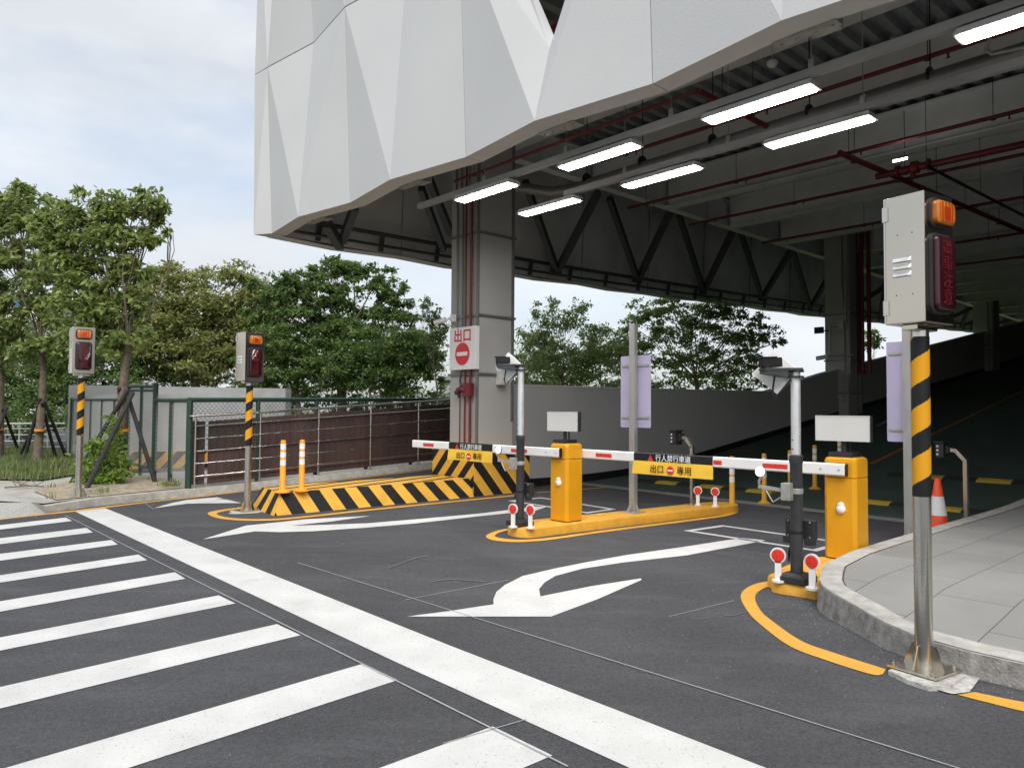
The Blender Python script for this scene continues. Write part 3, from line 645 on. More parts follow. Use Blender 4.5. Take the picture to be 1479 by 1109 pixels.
tag(ms.build('riser_pipe', M['pipe']), 'pair of dark red riser pipes on the far column beside the parapet', 'pipe')
# fire risers on the near column
t = thing('fire_riser', W(9.15, 11.25, .9), 0, 'three red fire riser pipes with a valve on the column beside the exit sign', 'pipe')
for px, r, top in ((664.5, .013, 2.2), (671.5, .020, 8.2), (679, .028, 5.9)):
    p = Ps(px, 560, 9.13); pts = [W(9.13, N(p), .7), W(9.13, N(p), top)]
    if top == 5.9: pts = [pts[0], W(9.13, N(p), 5.82), W(9.05, N(p)-.05, 5.9), W(9.0, N(p)-.3, 5.9)]
    b = MB(); b.tube(pts, r, 10); b.build('pipe', M['pipe'], t, smooth=True)
b = MB(); v = Ps(667, 563, 9.08); b.lathe(v-B*.12, [(.045,0),(.06,.02),(.06,.10),(.045,.12),(.03,.14),(.03,.2),(.05,.21),(.05,.25)], 12, B); b.box(v+A*.02-B*.17, (.10,.22,.26), A, B); b.build('valve', M['pipe'], t)
b = MB(); b.tube([v+Vector((0,0,.06)), v+B*.06+Vector((0,0,.16)), v+B*.02+Vector((0,0,.34)), v-B*.02+Vector((0,0,.38))], .022, 8); b.lathe(v+B*.08+Vector((0,0,-.05)), [(.05,0),(.05,.1)], 10, B); b.tube([v+B*.1, v+B*.1-Vector((0,0,.16))], .022, 8); b.build('fitting', M['darkgrey'], t)
# exit sign
p0 = Ps(650.5, 503, 9.08); p1 = Ps(688.5, 503, 9.08); nc = (N(p0)+N(p1))/2; wd = N(p0)-N(p1); zt = Ps(669, 472.5, 9.08).z; zb = Ps(669, 534, 9.08).z
t = thing('exit_sign', W(9.16, nc, zb), ANG, 'white no-entry exit sign with red writing on the column face', 'sign')
hh = zt-zb; b = MB(); b.box((-.055, 0, hh/2), (.09, wd, hh)); b.build('board', M['white'], t, local=True, bevel=.008)
text('lettering', '出口', .28, (-.102, 0, hh*.78), (0,-1,0), (0,0,1), M['signred'], t, .02)
b = MB(); b.lathe((-.100, 0, hh*.37), [(.27*wd,0),(.27*wd,-.006)], 32, (1,0,0)); b.build('no_entry_disc', M['signred'], t, local=True)
b = MB(); b.box((-.110, 0, hh*.37), (.004, .40*wd, .075)); b.build('bar', M['white'], t, local=True)
# cctv and junction box on the column
p = Ps(645, 463, 9.0); t = thing('security_camera', p, ANG, 'white bullet security camera on the left edge of the column above the exit sign', 'security camera')
b = MB(); b.tube([(.1,-.05,.05),(.05,.0,.03),(-.02,.05,0)], .02, 8); b.box((.12,-.08,.05),(.12,.10,.14)); b.build('bracket', M['white'], t, local=True)
b = MB(); b.tube([(0,.02,.02),(-.10,.26,-.03)], .05, 12); b.build('body', M['white'], t, local=True, smooth=True); b = MB(); b.tube([(-.10,.26,-.03),(-.118,.305,-.038)], .047, 12); b.build('lens', M['black'], t, local=True)
p = Pn(724.5, 543.5, 10.9); b = MB(); b.box(p, (.2, .12, .34), A, B); b.box(p-B*.065+Vector((0,0,0)), (.16,.01,.28), A, B); b.box(p+Vector((0,0,.18)), (.22,.16,.02), A, B); tag(b.build('junction_box', M['offwhite'], bevel=.01), 'pale junction box on the right edge of the near column', 'junction box')
p = Ps(1192, 515, 25.9); t = thing('security_camera', p, ANG, 'white security camera on the far column above the ramp parapet', 'security camera')
b = MB(); b.tube([(.1,-.2,0),(0,-.1,0)], .03, 8); b.build('bracket', M['white'], t, local=True); b = MB(); b.tube([(0,-.1,0),(-.1,.28,-.06)], .08, 10); b.build('body', M['white'], t, local=True)
p = Ps(1215, 470, 25.93); b = MB(); b.box(p, (.12,.2,.3), A, B); b.tube([p+B*.1,p+B*.4,p+B*.42-Vector((0,0,1.0))], .025, 8); b.tube([p-B*.15+Vector((0,0,.1)),p-B*.15+Vector((0,0,2.2))], .025, 8); b.tube([p-Vector((0,0,1.05))+B*.4,p-Vector((0,0,1.05))-B*.4], .025, 8); tag(b.build('junction_box', M['galv']), 'galvanised junction box with conduit on the far column', 'junction box')
p = Ps(1183, 477, 25.6); b = MB(); b.box(p, (.12,.30,.22), A, B, (0,0,1)); b.bar(p, p-B*.35+Vector((0,0,-.05)), .04, .04); tag(b.build('floodlight', M['black']), 'small black floodlight beside the far column', 'floodlight')
# parapet wall of the ramp
pw = thing('parapet_wall', W(10.1, 11.4, 0), 0, 'grey painted parapet wall climbing along the ramp behind the barriers', 'wall')
topw = [(10.1,2.16),(15,2.2),(21.1,2.27),(24.85,2.97),(50,6.9),(60,8.4)]
def tz(s):
    for (a, za), (c, zc) in zip(topw, topw[1:]):
        if s <= c: return za+(zc-za)*(s-a)/(c-a)
    return topw[-1][1]
b = MB(); cp = MB(); bk_ = MB(); sl_ = [10.1,11,12,13,14,15,16,17,18,19.5,21.1,22,23,24.85,28,34,40,46,52,59.5]
for a_, c_ in zip(sl_, sl_[1:]):
    b.add([W(a_,11.4,hr(a_)-.05),W(c_,11.4,hr(c_)-.05),W(c_,11.4,tz(c_)-.03),W(a_,11.4,tz(a_)-.03),W(a_,11.6,hr(a_)-.05),W(c_,11.6,hr(c_)-.05),W(c_,11.6,tz(c_)-.03),W(a_,11.6,tz(a_)-.03)], [(0,1,2,3),(7,6,5,4)])
    q = [(11.385,-.03),(11.615,-.03),(11.615,0),(11.385,0)]; cp.add([W(a_,n,tz(a_)+dz) for n,dz in q]+[W(c_,n,tz(c_)+dz) for n,dz in q], [(0,1,5,4),(1,2,6,5),(2,3,7,6),(3,0,4,7)])
    k = .17+.0*a_; bk_.add([W(a_,11.392,hr(a_)),W(c_,11.392,hr(c_)),W(c_,11.392,hr(c_)+k),W(a_,11.392,hr(a_)+k)], [(0,1,2,3)])
b.build('wall_face', M['wallgrey'], pw); cp.build('coping', M['wallcap'], pw); bk_.build('base_band', M['black'], pw)
# ------------------------------------------------------------------ ceiling services
def light(p0, n_c, s_, z_, L_=1.28, label=''):
    t = thing('ceiling_light', W(s_, n_c, z_), ANG, label, 'ceiling light', 'lit ceiling lights in two rows over the lanes')
    b = MB(); b.prism([(-.125,-L_/2),(.125,-L_/2),(.125,L_/2),(-.125,L_/2)], .010, .075, [(-.10,-L_/2+.02),(.10,-L_/2+.02),(.10,L_/2-.02),(-.10,L_/2-.02)]); b.build('housing', M['lightcase'], t, local=True)
    b = MB(); b.box((0,0,.004), (.18, L_-.07, .014)); b.build('diffuser', M['lampon'], t, local=True)
    b = MB(); b.box((0,0,.088), (.08,L_*.5,.028)); b.build('mounting_strip', M['trunk'], t, local=True)
    return t
LB = 'lit rectangular ceiling light, '
l0 = light(None, 8.45, 7.18, 4.88, label=LB+'overlapping the top of the near column, facade-side row')
spots = [(6.25, 7.22, 'second from the near column in the facade-side row'), (4.0, 7.22, 'large third one in the facade-side row'), (1.45, 7.22, 'cut off at the upper right photo edge'),
         (8.35, 8.44, 'just right of the near column'), (6.18, 8.47, 'middle one of the row farther inside'), (3.92, 8.44, 'right-hand one of the row farther inside')]
for n_, s_, lb in spots: dup(l0, W(s_, n_, 4.88), None, LB+lb)
b = MB(); b.box(Pz(1300,231,6.6), (.03,.26,.03), A, B); tag(b.build('tube_light', M['lampon']), 'small lit tube light far up under the ceiling beside the red valve', 'ceiling light')
def rods(b, pts, zt=8.3, r=.006):
    for p in pts: b.tube([p, Vector((p.x, p.y, zt))], r, 5)
# lighting trunking: two long runs
for s_, na, nb, lb in ((7.2, 10.2, -4, 'long grey lighting trunking nearest the facade, carrying lit fittings'), (8.45, 8.0, -4, 'long grey lighting trunking farther from the facade, carrying lit fittings')):
    t = thing('lighting_trunking', W(s_, (na+nb)/2, 5.08), 0, lb, 'trunking')
    b = MB(); b.box(W(s_, (na+nb)/2, 5.035), (.08, na-nb, .085), A, B); b.build('channel', M['trunk'], t)
    for n_ in np.arange(nb+.6, na, 1.7):
        b = MB(); rods(b, [W(s_, n_, 5.09)]); b.box(W(s_, n_, 5.13), (.03,.06,.10), A, B); b.build('hanger_rod', M['galv'], t)
# drain pipe
t = thing('drain_pipe', W(10.4, 5, 6.0), 0, 'dark grey drain pipe hung between the two lighting runs', 'pipe')
p = Pz(1037,198,6.0); b = MB(); b.tube([W(S(p),-6,6.0), W(S(p),9.6,5.85), W(S(p)-.1,10.0,5.86), W(S(p)-.5,10.6,6.0)], .10, 14); b.build('pipe', M['conduit'], t, smooth=True)
for n_ in (9.2, 7.9, 6.5, 4.9, 3.3, 1.7):
    b = MB(); b.lathe(W(S(p),n_-.02,5.95), [(.115,0),(.12,.005),(.12,.035),(.115,.04)], 14, B); rods(b, [W(S(p),n_,6.06)], r=.009); b.build('hanger_ring', M['black'], t)
# sprinkler pipes
def spr(label, p, q, r, rod=2.6, heads=True, valve=None):
    t = thing('sprinkler_pipe', (p+q)/2, 0, label, 'pipe'); r *= .85; b = MB(); b.tube([p, q], r, 10); b.build('pipe', M['pipe'], t, smooth=True); d = (q-p); L_ = d.length
    for u in np.arange(.6, L_, rod):
        c = p+d*(float(u)/L_); b = MB(); rods(b, [c], r=.007); b.lathe(c-Vector((0,0,r+.012)), [(r*1.3,0),(r*1.3,.02)], 8); b.build('hanger_rod', M['darkgrey'], t)
        if heads: b = MB(); b.lathe(c+d*(.25/L_)-Vector((0,0,r+.06)), [(.03,0),(.012,.01),(.018,.06)], 8); b.build('sprinkler_head', M['pipe'], t)
    if valve:
        b = MB(); c, ax = valve; b.lathe(c-ax*.35, [(.13,0),(.13,.05),(.08,.06),(.08,.2),(.14,.24),(.14,.36),(.08,.4),(.08,.6),(.13,.62),(.13,.68)], 14, ax); b.lathe(c+Vector((0,0,-.22)), [(.06,0),(.06,.1)], 10); b.build('valve', M['pipe'], t)
    return t
def onB(px, py, z, na, nb):
    p = Pz(px, py, z); return W(S(p), na, z), W(S(p), nb, z)
p = Pz(1008,131,5.9); spr('thin red sprinkler pipe along the facade edge from the near column', W(8.5,10.9,5.9), p, .03)
spr('short red branch pipe turning away under the deck near the facade', p, W(S(p)+2.0, N(p), 5.9), .05, 3, False)
spr('red sprinkler pipe running behind the two rows of lit ceiling lights', *onB(1207,125,6.45, 9.3, -6), .04)
spr('red sprinkler pipe under the beams, first beyond the lit lights', *onB(1200,228,7.0, 12.3, -8), .045)
spr('red sprinkler pipe under the beams, second beyond the lit lights', *onB(1180,286,7.05, 12.3, -8), .045)
spr('red sprinkler pipe under the beams, third beyond the lit lights', *onB(1220,330,7.05, 12.0, -8), .045)
spr('red sprinkler pipe deep inside, behind the near signal head', *onB(1420,345,7.05, 10, -12), .045)
spr('red sprinkler pipe deep inside, lowest in view beside the near signal head', *onB(1420,378,7.05, 10, -14), .045)
p, q = Pz(1213,221,6.95), Pz(1479,335,6.95); spr('thick dark red main pipe slanting down behind the near signal head', p, p+(q-p)*1.3, .075, 4, False)
a_, c_ = onB(1390,228,6.9, 6.6, -8); spr('thick red main pipe with a flanged valve under the ceiling', a_, c_, .085, 2.8, False, (Pz(1318,243,6.9), B))
p, q = Pz(1338,240,6.8), Pz(1479,312,6.8); b = MB(); b.tube([p, p+(q-p)*1.2], .035, 8); rods(b, [p, (p+q)/2, q]); tag(b.build('conduit_run', M['black']), 'thin black conduit slanting below the valve under the ceiling', 'conduit')
b = MB(); p = Pz(1115.5,95.5,6.4); b.lathe(p, [(.03,-.02),(.06,0),(.075,.03),(.075,.06)], 14); rods(b, [p]); tag(b.build('smoke_detector', M['offwhite']), 'small round smoke detector hung near the facade edge', 'detector')
p = Pz(1440,62,5.5); b = MB(); b.tube([Pz(1430,55,5.4),Pz(1424,72,5.4),Pz(1432,78,5.4),Pz(1520,60,5.4)], .02, 8); tag(b.build('bent_conduit', M['galv']), 'bent pale conduit beside the ceiling light at the photo edge', 'conduit')
# ================================================================== street furniture
# ---- vehicle warning signals; local frame: front faces -y
def rrect(w, h, r, cx=0, cz=0, k=5):
    pts = []
    for sx, sz, a0 in ((1,1,0),(-1,1,90),(-1,-1,180),(1,-1,270)):
        for i in range(k+1):
            a = math.radians(a0+90*i/k); pts.append((cx+sx*(w/2-r)+r*math.cos(a), cz+sz*(h/2-r)+r*math.sin(a)))
    return pts
BW, BD, BH, BZ = .335, .25, .765, 2.04
def make_signal(loc, rz, label):
    t = thing('warning_signal', loc, rz, label, 'warning signal', 'vehicle exit warning signals on striped poles')
    b = MB(); b.lathe((0,0,0), [(.051,.02),(.051,BZ)], 28); b.build('pole', M['steel'], t, local=True, smooth=True)
    b = MB(); b.box((0,0,.014), (.30,.30,.014)); b.build('base_plate', M['brushed'], t, local=True)
    b = MB()
    for d in (Vector((1,0,0)), Vector((-1,0,0)), Vector((0,1,0)), Vector((0,-1,0))):
        s_ = d.cross(Vector((0,0,1)))*.004
        q = [d*.05, d*.125, d*.07, d*.05]; z = (.021,.021,.15,.15); b.extr([v+Vector((0,0,zz))-s_ for v, zz in zip(q, z)], s_*2)
    b.build('gusset', M['brushed'], t, local=True)
    b = MB()
    for x in (-.12,.12):
        for y in (-.12,.12): b.lathe((x,y,.02), [(.013,0),(.013,.012),(.007,.014),(.007,.028)], 8)
    b.build('anchor_bolt', M['steel'], t, local=True)
    # striped reflective sleeve with spiral bands
    z0, z1, r, nn, nz = 1.02, 1.97, .0535, 64, 190; b = MB()
    for j in range(nz+1):
        for i in range(nn):
            a = 2*math.pi*i/nn; b.v.append(Vector((r*math.cos(a), r*math.sin(a), z0+(z1-z0)*j/nz)))
    for j in range(nz):
        for i in range(nn):
            i2 = (i+1) % nn; b.f.append([j*nn+i, j*nn+i2, (j+1)*nn+i2, (j+1)*nn+i])
            a = 2*math.pi*(i+.5)/nn; z = z0+(z1-z0)*(j+.5)/nz
            ph = (z-z0+.10 - .10*((a-math.pi*.5) % (2*math.pi))/math.pi) / .29
            b.mi.append(0 if (ph % 1) < .46 else 1)
    b.build('striped_sleeve', [M['black'], M['yellow']], t, local=True, smooth=True)
    # box
    b = MB(); b.box((0,0,BZ+BH/2), (BW,BD,BH)); b.prism([(-.12,-.05),(.12,-.05),(.12,.05),(-.12,.05)], BZ-.035, BZ-.001); hb = b.build('signal_box', M['brushed'], t, local=True, bevel=.006)
    b = MB()
    for k in range(3):
        z = BZ+.28+k*.043
        b.prism([(-BW/2-.0005,-.045),(-BW/2-.0005,.075),(-BW/2-.020,.062),(-BW/2-.020,-.032)], z, z+.024, [(-BW/2-.0005,-.045),(-BW/2-.0005,.075),(-BW/2-.004,.07),(-BW/2-.004,-.04)])
    b.build('louvre', M['alu'], hb, local=True)
    b = MB()
    for z in (BZ+.10, BZ+BH-.10): b.box((-BW/2-.004, BD/2-.012, z), (.010,.030,.085)); b.lathe((-BW/2-.006, BD/2+.002, z-.045), [(.007,0),(.007,.09)], 8)
    b.box((-BW/2-.003, BD/2-.004, BZ+BH/2), (.006,.008,BH-.01)); b.build('hinge', M['steel'], hb, local=True)
    b = MB()
    for y, z in ((-.05,.53),(.04,.53),(-.05,.17),(.05,.17)): b.lathe((-BW/2-.002,y,BZ+z), [(.004,0),(.004,.003)], 6, (1,0,0))
    b.build('screw', M['darkgrey'], hb, local=True)
    y = -BD/2
    def panel(w, h, cz, r, m, d, name, gasket=.019):
        o_ = rrect(w+2*gasket, h+2*gasket, r+gasket, 0, cz); b = MB(); b.extr([(px,y-.001,pz) for px, pz in o_], (0,-.014,0)); gk = b.build('gasket', M['rubber'], t, local=True)
        i_ = rrect(w, h, r, 0, cz); i2 = rrect(w-.02, h-.02, r, 0, cz); n = len(i_)
        b = MB(); vs = [(px,y-.012,pz) for px, pz in i_]+[(px,y-.012-d*.75,pz) for px, pz in i_]+[(px,y-.012-d,pz) for px, pz in i2]
        b.add(vs, [(i,(i+1) % n,n+(i+1) % n,n+i) for i in range(n)]+[(n+i,n+(i+1) % n,2*n+(i+1) % n,2*n+i) for i in range(n)]+[list(range(2*n,3*n))])
        return b.build(name, m, t, local=True, smooth=True), y-.012-d
    lp, ly = panel(.205, .135, BZ+.645, .03, M['amber'], .040, 'amber_lamp')
    b = MB()
    for x in (-.055,-.018,.02,.055): b.box((x, ly-.001, BZ+.645), (.012,.003,.115))
    b.box((.0, ly-.0012, BZ+.64), (.07,.003,.075)); b.build('reflector', M['amberd'], lp, local=True)
    rp, ry = panel(.205, .43, BZ+.29, .03, M['redlens'], .038, 'led_panel')
    for k, ch in enumerate('出車注意'):
        text('led_lettering', ch, .100, (0, ry-.0015, BZ+.29+.148-k*.099), (1,0,0), (0,0,1), M['ledred'], rp, .0, th=.001, squash=1.12)
    return t
base = G(1335, 974)
sg = make_signal((base.x, base.y, .028), math.radians(303+90), 'stainless vehicle exit warning signal close by on the right, in front of the paved kerb')
p = G(357, 738); dup(sg, (p.x, p.y, .004), math.radians(321+90), 'stainless vehicle exit warning signal standing at the tip of the striped concrete block')
p = Pz(113, 718, LZ); dup(sg, (p.x, p.y, LZ), math.radians(309+90), 'stainless vehicle exit warning signal on the planting bed kerb beside the staked tree')
sg.scale = (1, 1, 1.042)
b = MB(); p = G(357,739); q = [p+Vector((math.cos(a)*.27*(1+.18*math.sin(a*5)), math.sin(a)*.27*(1+.15*math.cos(a*3)), .006)) for a in np.linspace(0, 2*math.pi, 26)[:-1]]
b.add(q, [list(range(len(q)))]); tag(b.build('mortar_pad', M['mortar']), kind='structure')
# ---- concrete islands
def smooth_poly(l, k=5):
    r = []; n = len(l)
    for a in range(n):
        p0, p1, p2, p3 = (Vector(l[(a+j-1) % n]) for j in range(4))
        for t in range(k):
            u = t/k; r.append(.5*((2*p1)+(p2-p0)*u+(2*p0-5*p1+4*p2-p3)*u*u+(3*p1-p0-3*p2+p3)*u**3))
    return r
def island(sn_, h, label):
    c = sum((Vector(q) for q in sn_), Vector((0,0)))/len(sn_); b = MB()
    lo = [W(*q) for q in sn_]; cw = W(c[0], c[1])
    def sh(f): return [((p-cw)*(1-f/(p-cw).length)+cw) for p in lo]
    rings = [(lo, -.02), (sh(.008), h-.022), (sh(.022), h-.004), (sh(.05), h)]; n = len(lo)
    for r, z in rings: b.v += [Vector((p.x, p.y, z)) for p in r]
    for k in range(3):
        for i in range(n): b.f.append([k*n+i, k*n+(i+1) % n, (k+1)*n+(i+1) % n, (k+1)*n+i]); b.mi.append(0)
    b.f.append([3*n+i for i in range(n)]); b.mi.append(0)
    o = b.build('traffic_island', M['kerbyellow'], smooth=True); return tag(o, label, 'traffic island')
isl = [(6.52,6.84),(6.62,6.78),(7.2,6.73),(8.5,6.60),(10.3,6.40),(10.72,6.37),(10.95,6.45),(11.05,6.62),(11.0,6.80),(10.8,6.88),(9,7.1),(7.0,7.33),(6.72,7.32),(6.54,7.2),(6.47,7.0)]
island(smooth_poly(isl, 3), .12, 'long yellow kerbed island between the two lanes carrying the middle barrier')
i2 = [(S(G(*q)), N(G(*q))) for q in ((1114,850),(1117,855),(1150,861),(1186,866.5))]
isl2 = [i2[0], i2[1], i2[2], i2[3], (6.5,2.95), (7.4,3.1), (7.72,3.12), (7.8,3.3), (7.75,3.56), (7.55,3.6), (7.0,3.62), (i2[0][0]+.28, i2[0][1]+.12), (i2[0][0]+.09,i2[0][1]+.09)]
island(smooth_poly(isl2, 3), .10, 'short yellow island tucked against the curved pavement kerb')
# hazard stripes: a band of polygons clipped from a quad in its own (u,v)
def hazard(b, P00, P10, P11, P01, wd, slant, ph=0.0, duty=.5):
    """quad P00-P10 bottom, P01-P11 top; stripes of width wd metres, slant = horizontal run per rise"""
    L0 = (P10-P00).length; Hq = ((P01-P00).length+(P11-P10).length)/2; run = slant*Hq
    def pt(u, v): u = u/L0; v = v/Hq; return (P00*(1-u)+P10*u)*(1-v)+(P01*(1-u)+P11*u)*v
    k = math.floor((-abs(run)-wd)/wd)-2
    while True:
        a = ph+k*wd
        if min(a, a+run) > L0: break
        a1 = a if k % 2 == 0 else a-wd+2*wd*duty; a2 = a+wd if k % 2 else a+2*wd*duty; poly = [(a1,0),(a2,0),(a2+run,Hq),(a1+run,Hq)]
        for side in (0, 1):
            out = []
            for i in range(len(poly)):
                p, q = poly[i], poly[(i+1) % len(poly)]; ins = lambda w: (w[0] >= 0) if side == 0 else (w[0] <= L0); X = 0 if side == 0 else L0
                if ins(p): out.append(p)
                if ins(p) != ins(q): t = (X-p[0])/(q[0]-p[0]); out.append((X, p[1]+t*(q[1]-p[1])))
            poly = out
            if len(poly) < 3: break
        if len(poly) >= 3: b.cur = k % 2; b.add([pt(*w_) for w_ in poly], [tuple(range(len(poly)))])
        k += 1
    b.cur = 0
HZ = [M['hazyellow'], M['hazblack']]
# low sloping block
bh = .33; e = .13
f0, f1 = G(396,745), G(684,717.5); bk1 = W(S(f1), N(f1)+1.25); bk0 = W(S(f0)+.12, N(f0)+1.13)
n0 = f0; up = Vector((0,0,bh)); tf0 = f0+A*.16+B*e+up; tf1 = f1+B*e+up; tb0 = bk0+A*.16-B*.08+up; tb1 = bk1-B*.08+up
b = MB(); hazard(b, f0, f1, tf1, tf0, .235, -.85, .05); hazard(b, bk0, f0, tf0, tb0, .235, .3, .02); hazard(b, tf0, tf1, tb1, tb0, .62, 3.0, .12, .72); b.add([bk0,tb0,tb1,bk1], [(0,1,2,3)])
tag(b.build('striped_block', HZ), 'low sloping concrete block with yellow and black hazard stripes beside the exit lane', 'concrete block')
# plinth round the near column
q0 = G(684,717); s0, n0 = S(q0), N(q0); ph = .88; wS, wN = 1.45, 1.30
c = [W(s0,n0),W(s0+wS,n0),W(s0+wS,n0+wN),W(s0,n0+wN)]; cu = [p+Vector((0,0,ph)) for p in c]
b = MB(); hazard(b, c[0], c[1], cu[1], cu[0], .24, -.88, .26); hazard(b, c[3], c[0], cu[0], cu[3], .21, .95, .28)
ins = [W(s0+.1,n0+.1,ph+.03),W(s0+wS-.1,n0+.1,ph+.03),W(s0+wS-.1,n0+wN-.1,ph+.03),W(s0+.1,n0+wN-.1,ph+.03)]
for i in range(4): b.add([cu[i],cu[(i+1) % 4],ins[(i+1) % 4],ins[i]], [(0,1,2,3)])
b.add(ins, [(0,1,2,3)]); b.add([c[1],c[2],cu[2],cu[1]], [(0,1,2,3)]); b.add([c[2],c[3],cu[3],cu[2]], [(0,1,2,3)])
tag(b.build('column_plinth', HZ), 'tall concrete plinth with yellow and black hazard stripes around the near column', 'plinth')
# ---- barriers; local x along A, y along B
def make_barrier(loc, label, L_, sleeve):
    t = thing('barrier_gate', loc, ANG, label, 'barrier gate', 'yellow barrier gates across the lanes')
    w = .335; ch = .035
    oc = [(-w/2+ch,-w/2),(w/2-ch,-w/2),(w/2,-w/2+ch),(w/2,w/2-ch),(w/2-ch,w/2),(-w/2+ch,w/2),(-w/2,w/2-ch),(-w/2,-w/2+ch)]
    b = MB(); b.prism(oc, .012, .835); b.build('cabinet', M['yellow'], t, local=True, bevel=.006)
    b = MB(); b.prism([(x*.97,y*.97) for x, y in oc], 0, .013); b.build('foot', M['black'], t, local=True)
    oc2 = [(x*1.006,y*1.006) for x, y in oc]; b = MB(); b.prism(oc2, .838, 1.02); b.prism(oc2, 1.02, 1.05, [(x*.84,y*.84) for x, y in oc]); b.build('hood', M['yellow'], t, local=True, bevel=.012)
    b = MB(); b.lathe((-w/2-.0,-.02,.52), [(.046,0),(.048,-.014),(.040,-.028),(.016,-.038)], 16, (1,0,0)); b.lathe((-w/2,-.02,.564), [(.030,0),(.028,-.024),(.014,-.032)], 12, (1,0,0)); b.build('lock_cover', M['white'], t, local=True, smooth=True)
    # arm
    xa = -w/2-.05; z = .925; hh = .062; dp = .022
    def seg(y0, y1, dz=0.0, gr=0.0): 
        b = MB(); k = [(-dp,-hh+.012),(-dp+.012,-hh),(dp-.012,-hh),(dp,-hh+.012),(dp,hh-.012),(dp-.012,hh),(-dp+.012,hh),(-dp,hh-.012)]
        b.add([(xa+a*(1+gr),y0,z+c*(1+gr)) for a, c in k]+[(xa+a*(1+gr),y1,z+c*(1+gr)) for a, c in k], [tuple(range(8))[::-1],tuple(range(8,16))]+[(i,(i+1) % 8,8+(i+1) % 8,8+i) for i in range(8)]); return b
    arm = seg(-.09, L_).build('boom_arm', M['white'], t, local=True)
    b = seg(-.105, -.09, gr=.05); b.build('end_cap', M['black'], arm, local=True)
    b = MB(); b.box((xa+.035,0.0,z), (.05,.11,.11)); b.lathe((-w/2,0,z), [(.05,0),(.05,-.03)], 16, (1,0,0)); b.build('pivot', M['darkgrey'], t, local=True)
    y0, y1 = sleeve
    seg(y0, y1, gr=.05).build('black_sleeve', M['black'], arm, local=True)
    xf = xa-dp*1.05-.0015; ym = (y0+y1)/2
    text('lettering', '行人禁行車道', .088, (xf, ym-.02, z), (0,-1,0), (0,0,1), M['white'], arm, .006, th=.001, squash=.98)
    b = MB(); k = [(xf,ym+.36,z-.038),(xf,ym+.27,z-.038),(xf,ym+.315,z+.042)]; b.extr(k, (-.001,0,0)); b.build('warning_triangle', M['red'], arm, local=True)
    # hanging banner, slightly folded and flared
    zt = z-hh*1.05+.004; b = MB(); nb = 16; rows = [(zt+.02,xa-dp*1.05-.003,.0),(zt-.03,xa-dp-.008,.02),(zt-.07,xa-dp-.012,.02),(zt-.145,xa-dp-.018,.02)]
    for zz, xx, ex in rows:
        for i in range(nb+1):
            u = i/nb; b.v.append(Vector((xx+.004*math.sin(u*9+zz*20)*(0 if zz > zt else 1), y0+(y1-y0)*u+(u-.5)*ex, zz)))
    for r in range(len(rows)-1):
        for i in range(nb): a = r*(nb+1)+i; b.f.append([a,a+1,a+nb+2,a+nb+1]); b.mi.append(0)
    k0 = len(b.v); b.v += [v+Vector((.004,0,0)) for v in b.v[:k0]]; b.f += [[i+k0 for i in f][::-1] for f in list(b.f)]; b.mi += b.mi[:]
    ban = b.build('banner', M['bannery'], arm, local=True, smooth=True, fix=False)
    xb = xa-dp-.026
    return t, arm, xb, ym, zt
def finish_banner(t, arm, xb, ym, zt):
    for s_, yy in (('出口', .20), ('專用', -.20)): text('banner_lettering', s_, .108, (xb, ym+yy, zt-.075), (0,-1,0), (0,0,1), M['black'], arm, .005, th=.001)
    b = MB(); b.lathe((xb, ym, zt-.075), [(.052,0),(.052,-.001)], 28, (1,0,0)); b.build('no_entry_disc', M['signred'], arm, local=True)
    b = MB(); b.box((xb-.0018, ym, zt-.075), (.001,.076,.018)); b.build('no_entry_bar', M['white'], arm, local=True)
def display(t, x=0.0, y=0.0):
    b = MB(); b.box((x,y,1.075), (.22,.24,.045)); b.tube([(x,y,1.09),(x,y,1.24)], .024, 12); b.tube([(x+.03,y-.045,1.09),(x+.03,y-.045,1.24)], .010, 8); b.build('stand', M['blackmat'], t, local=True)
    b = MB(); b.box((x-.015,y,1.345), (.07,.56,.265)); d = b.build('display_panel', M['blackmat'], t, local=True, bevel=.004)
    b = MB(); b.box((x-.055,y,1.345), (.012,.552,.257)); b.build('face', M['offwhite'], d, local=True)
    b = MB()
    for dy, dz in ((0,.1285),(0,-.1285)): b.box((x-.058,y,1.345+dz), (.012,.562,.008))
    for dy in (.277,-.277): b.box((x-.058,y+dy,1.345), (.012,.008,.257))
    for dy in (.22,-.22):
        for dz in (.118,-.118): b.lathe((x-.062,y+dy,1.345+dz), [(.006,0),(.006,-.003)], 8, (1,0,0))
    b.build('bezel', M['alu'], d, local=True)
def build_barrier(corner, zi, label, tip_px, sl_px, refl_px, py):
    c = corner+A*.1675+B*.1675; sa = S(c)-.2175; f = lambda px: N(Ps(px, py, sa))-N(c)
    t, arm, xb, ym, zt = make_barrier((c.x, c.y, zi), label, f(tip_px), (f(sl_px[1]), f(sl_px[0])))
    finish_banner(t, arm, xb, ym, zt); display(t, -.03, 0)
    for a_, c_ in refl_px:
        b = MB(); y0, y1 = f(c_), f(a_); b.box((-.2175-.0235, (y0+y1)/2, .925-.004), (.003, y1-y0, .05)); b.build('red_reflector', M['red'], arm, local=True)
    b = MB()
    for y in (-.03, .16): b.lathe((-.2175-.022, y, .925), [(.010,0),(.010,-.006)], 8, (1,0,0))
    b.build('bolt', M['galv'], arm, local=True)
    return t
c1 = Pz(818.5, 755, .12); build_barrier(c1, .12, 'yellow barrier gate on the middle island, its boom reaching left past the striped plinth', 597, (650,713), [(613,628),(740,763)], 640)
c2 = Pz(1237, 812, .10); build_barrier(c2, .10, 'yellow barrier gate beside the curved pavement, its boom reaching left over the nearer lane', 830, (917,1031), [(862,885),(1032,1044),(1103,1139)], 675)
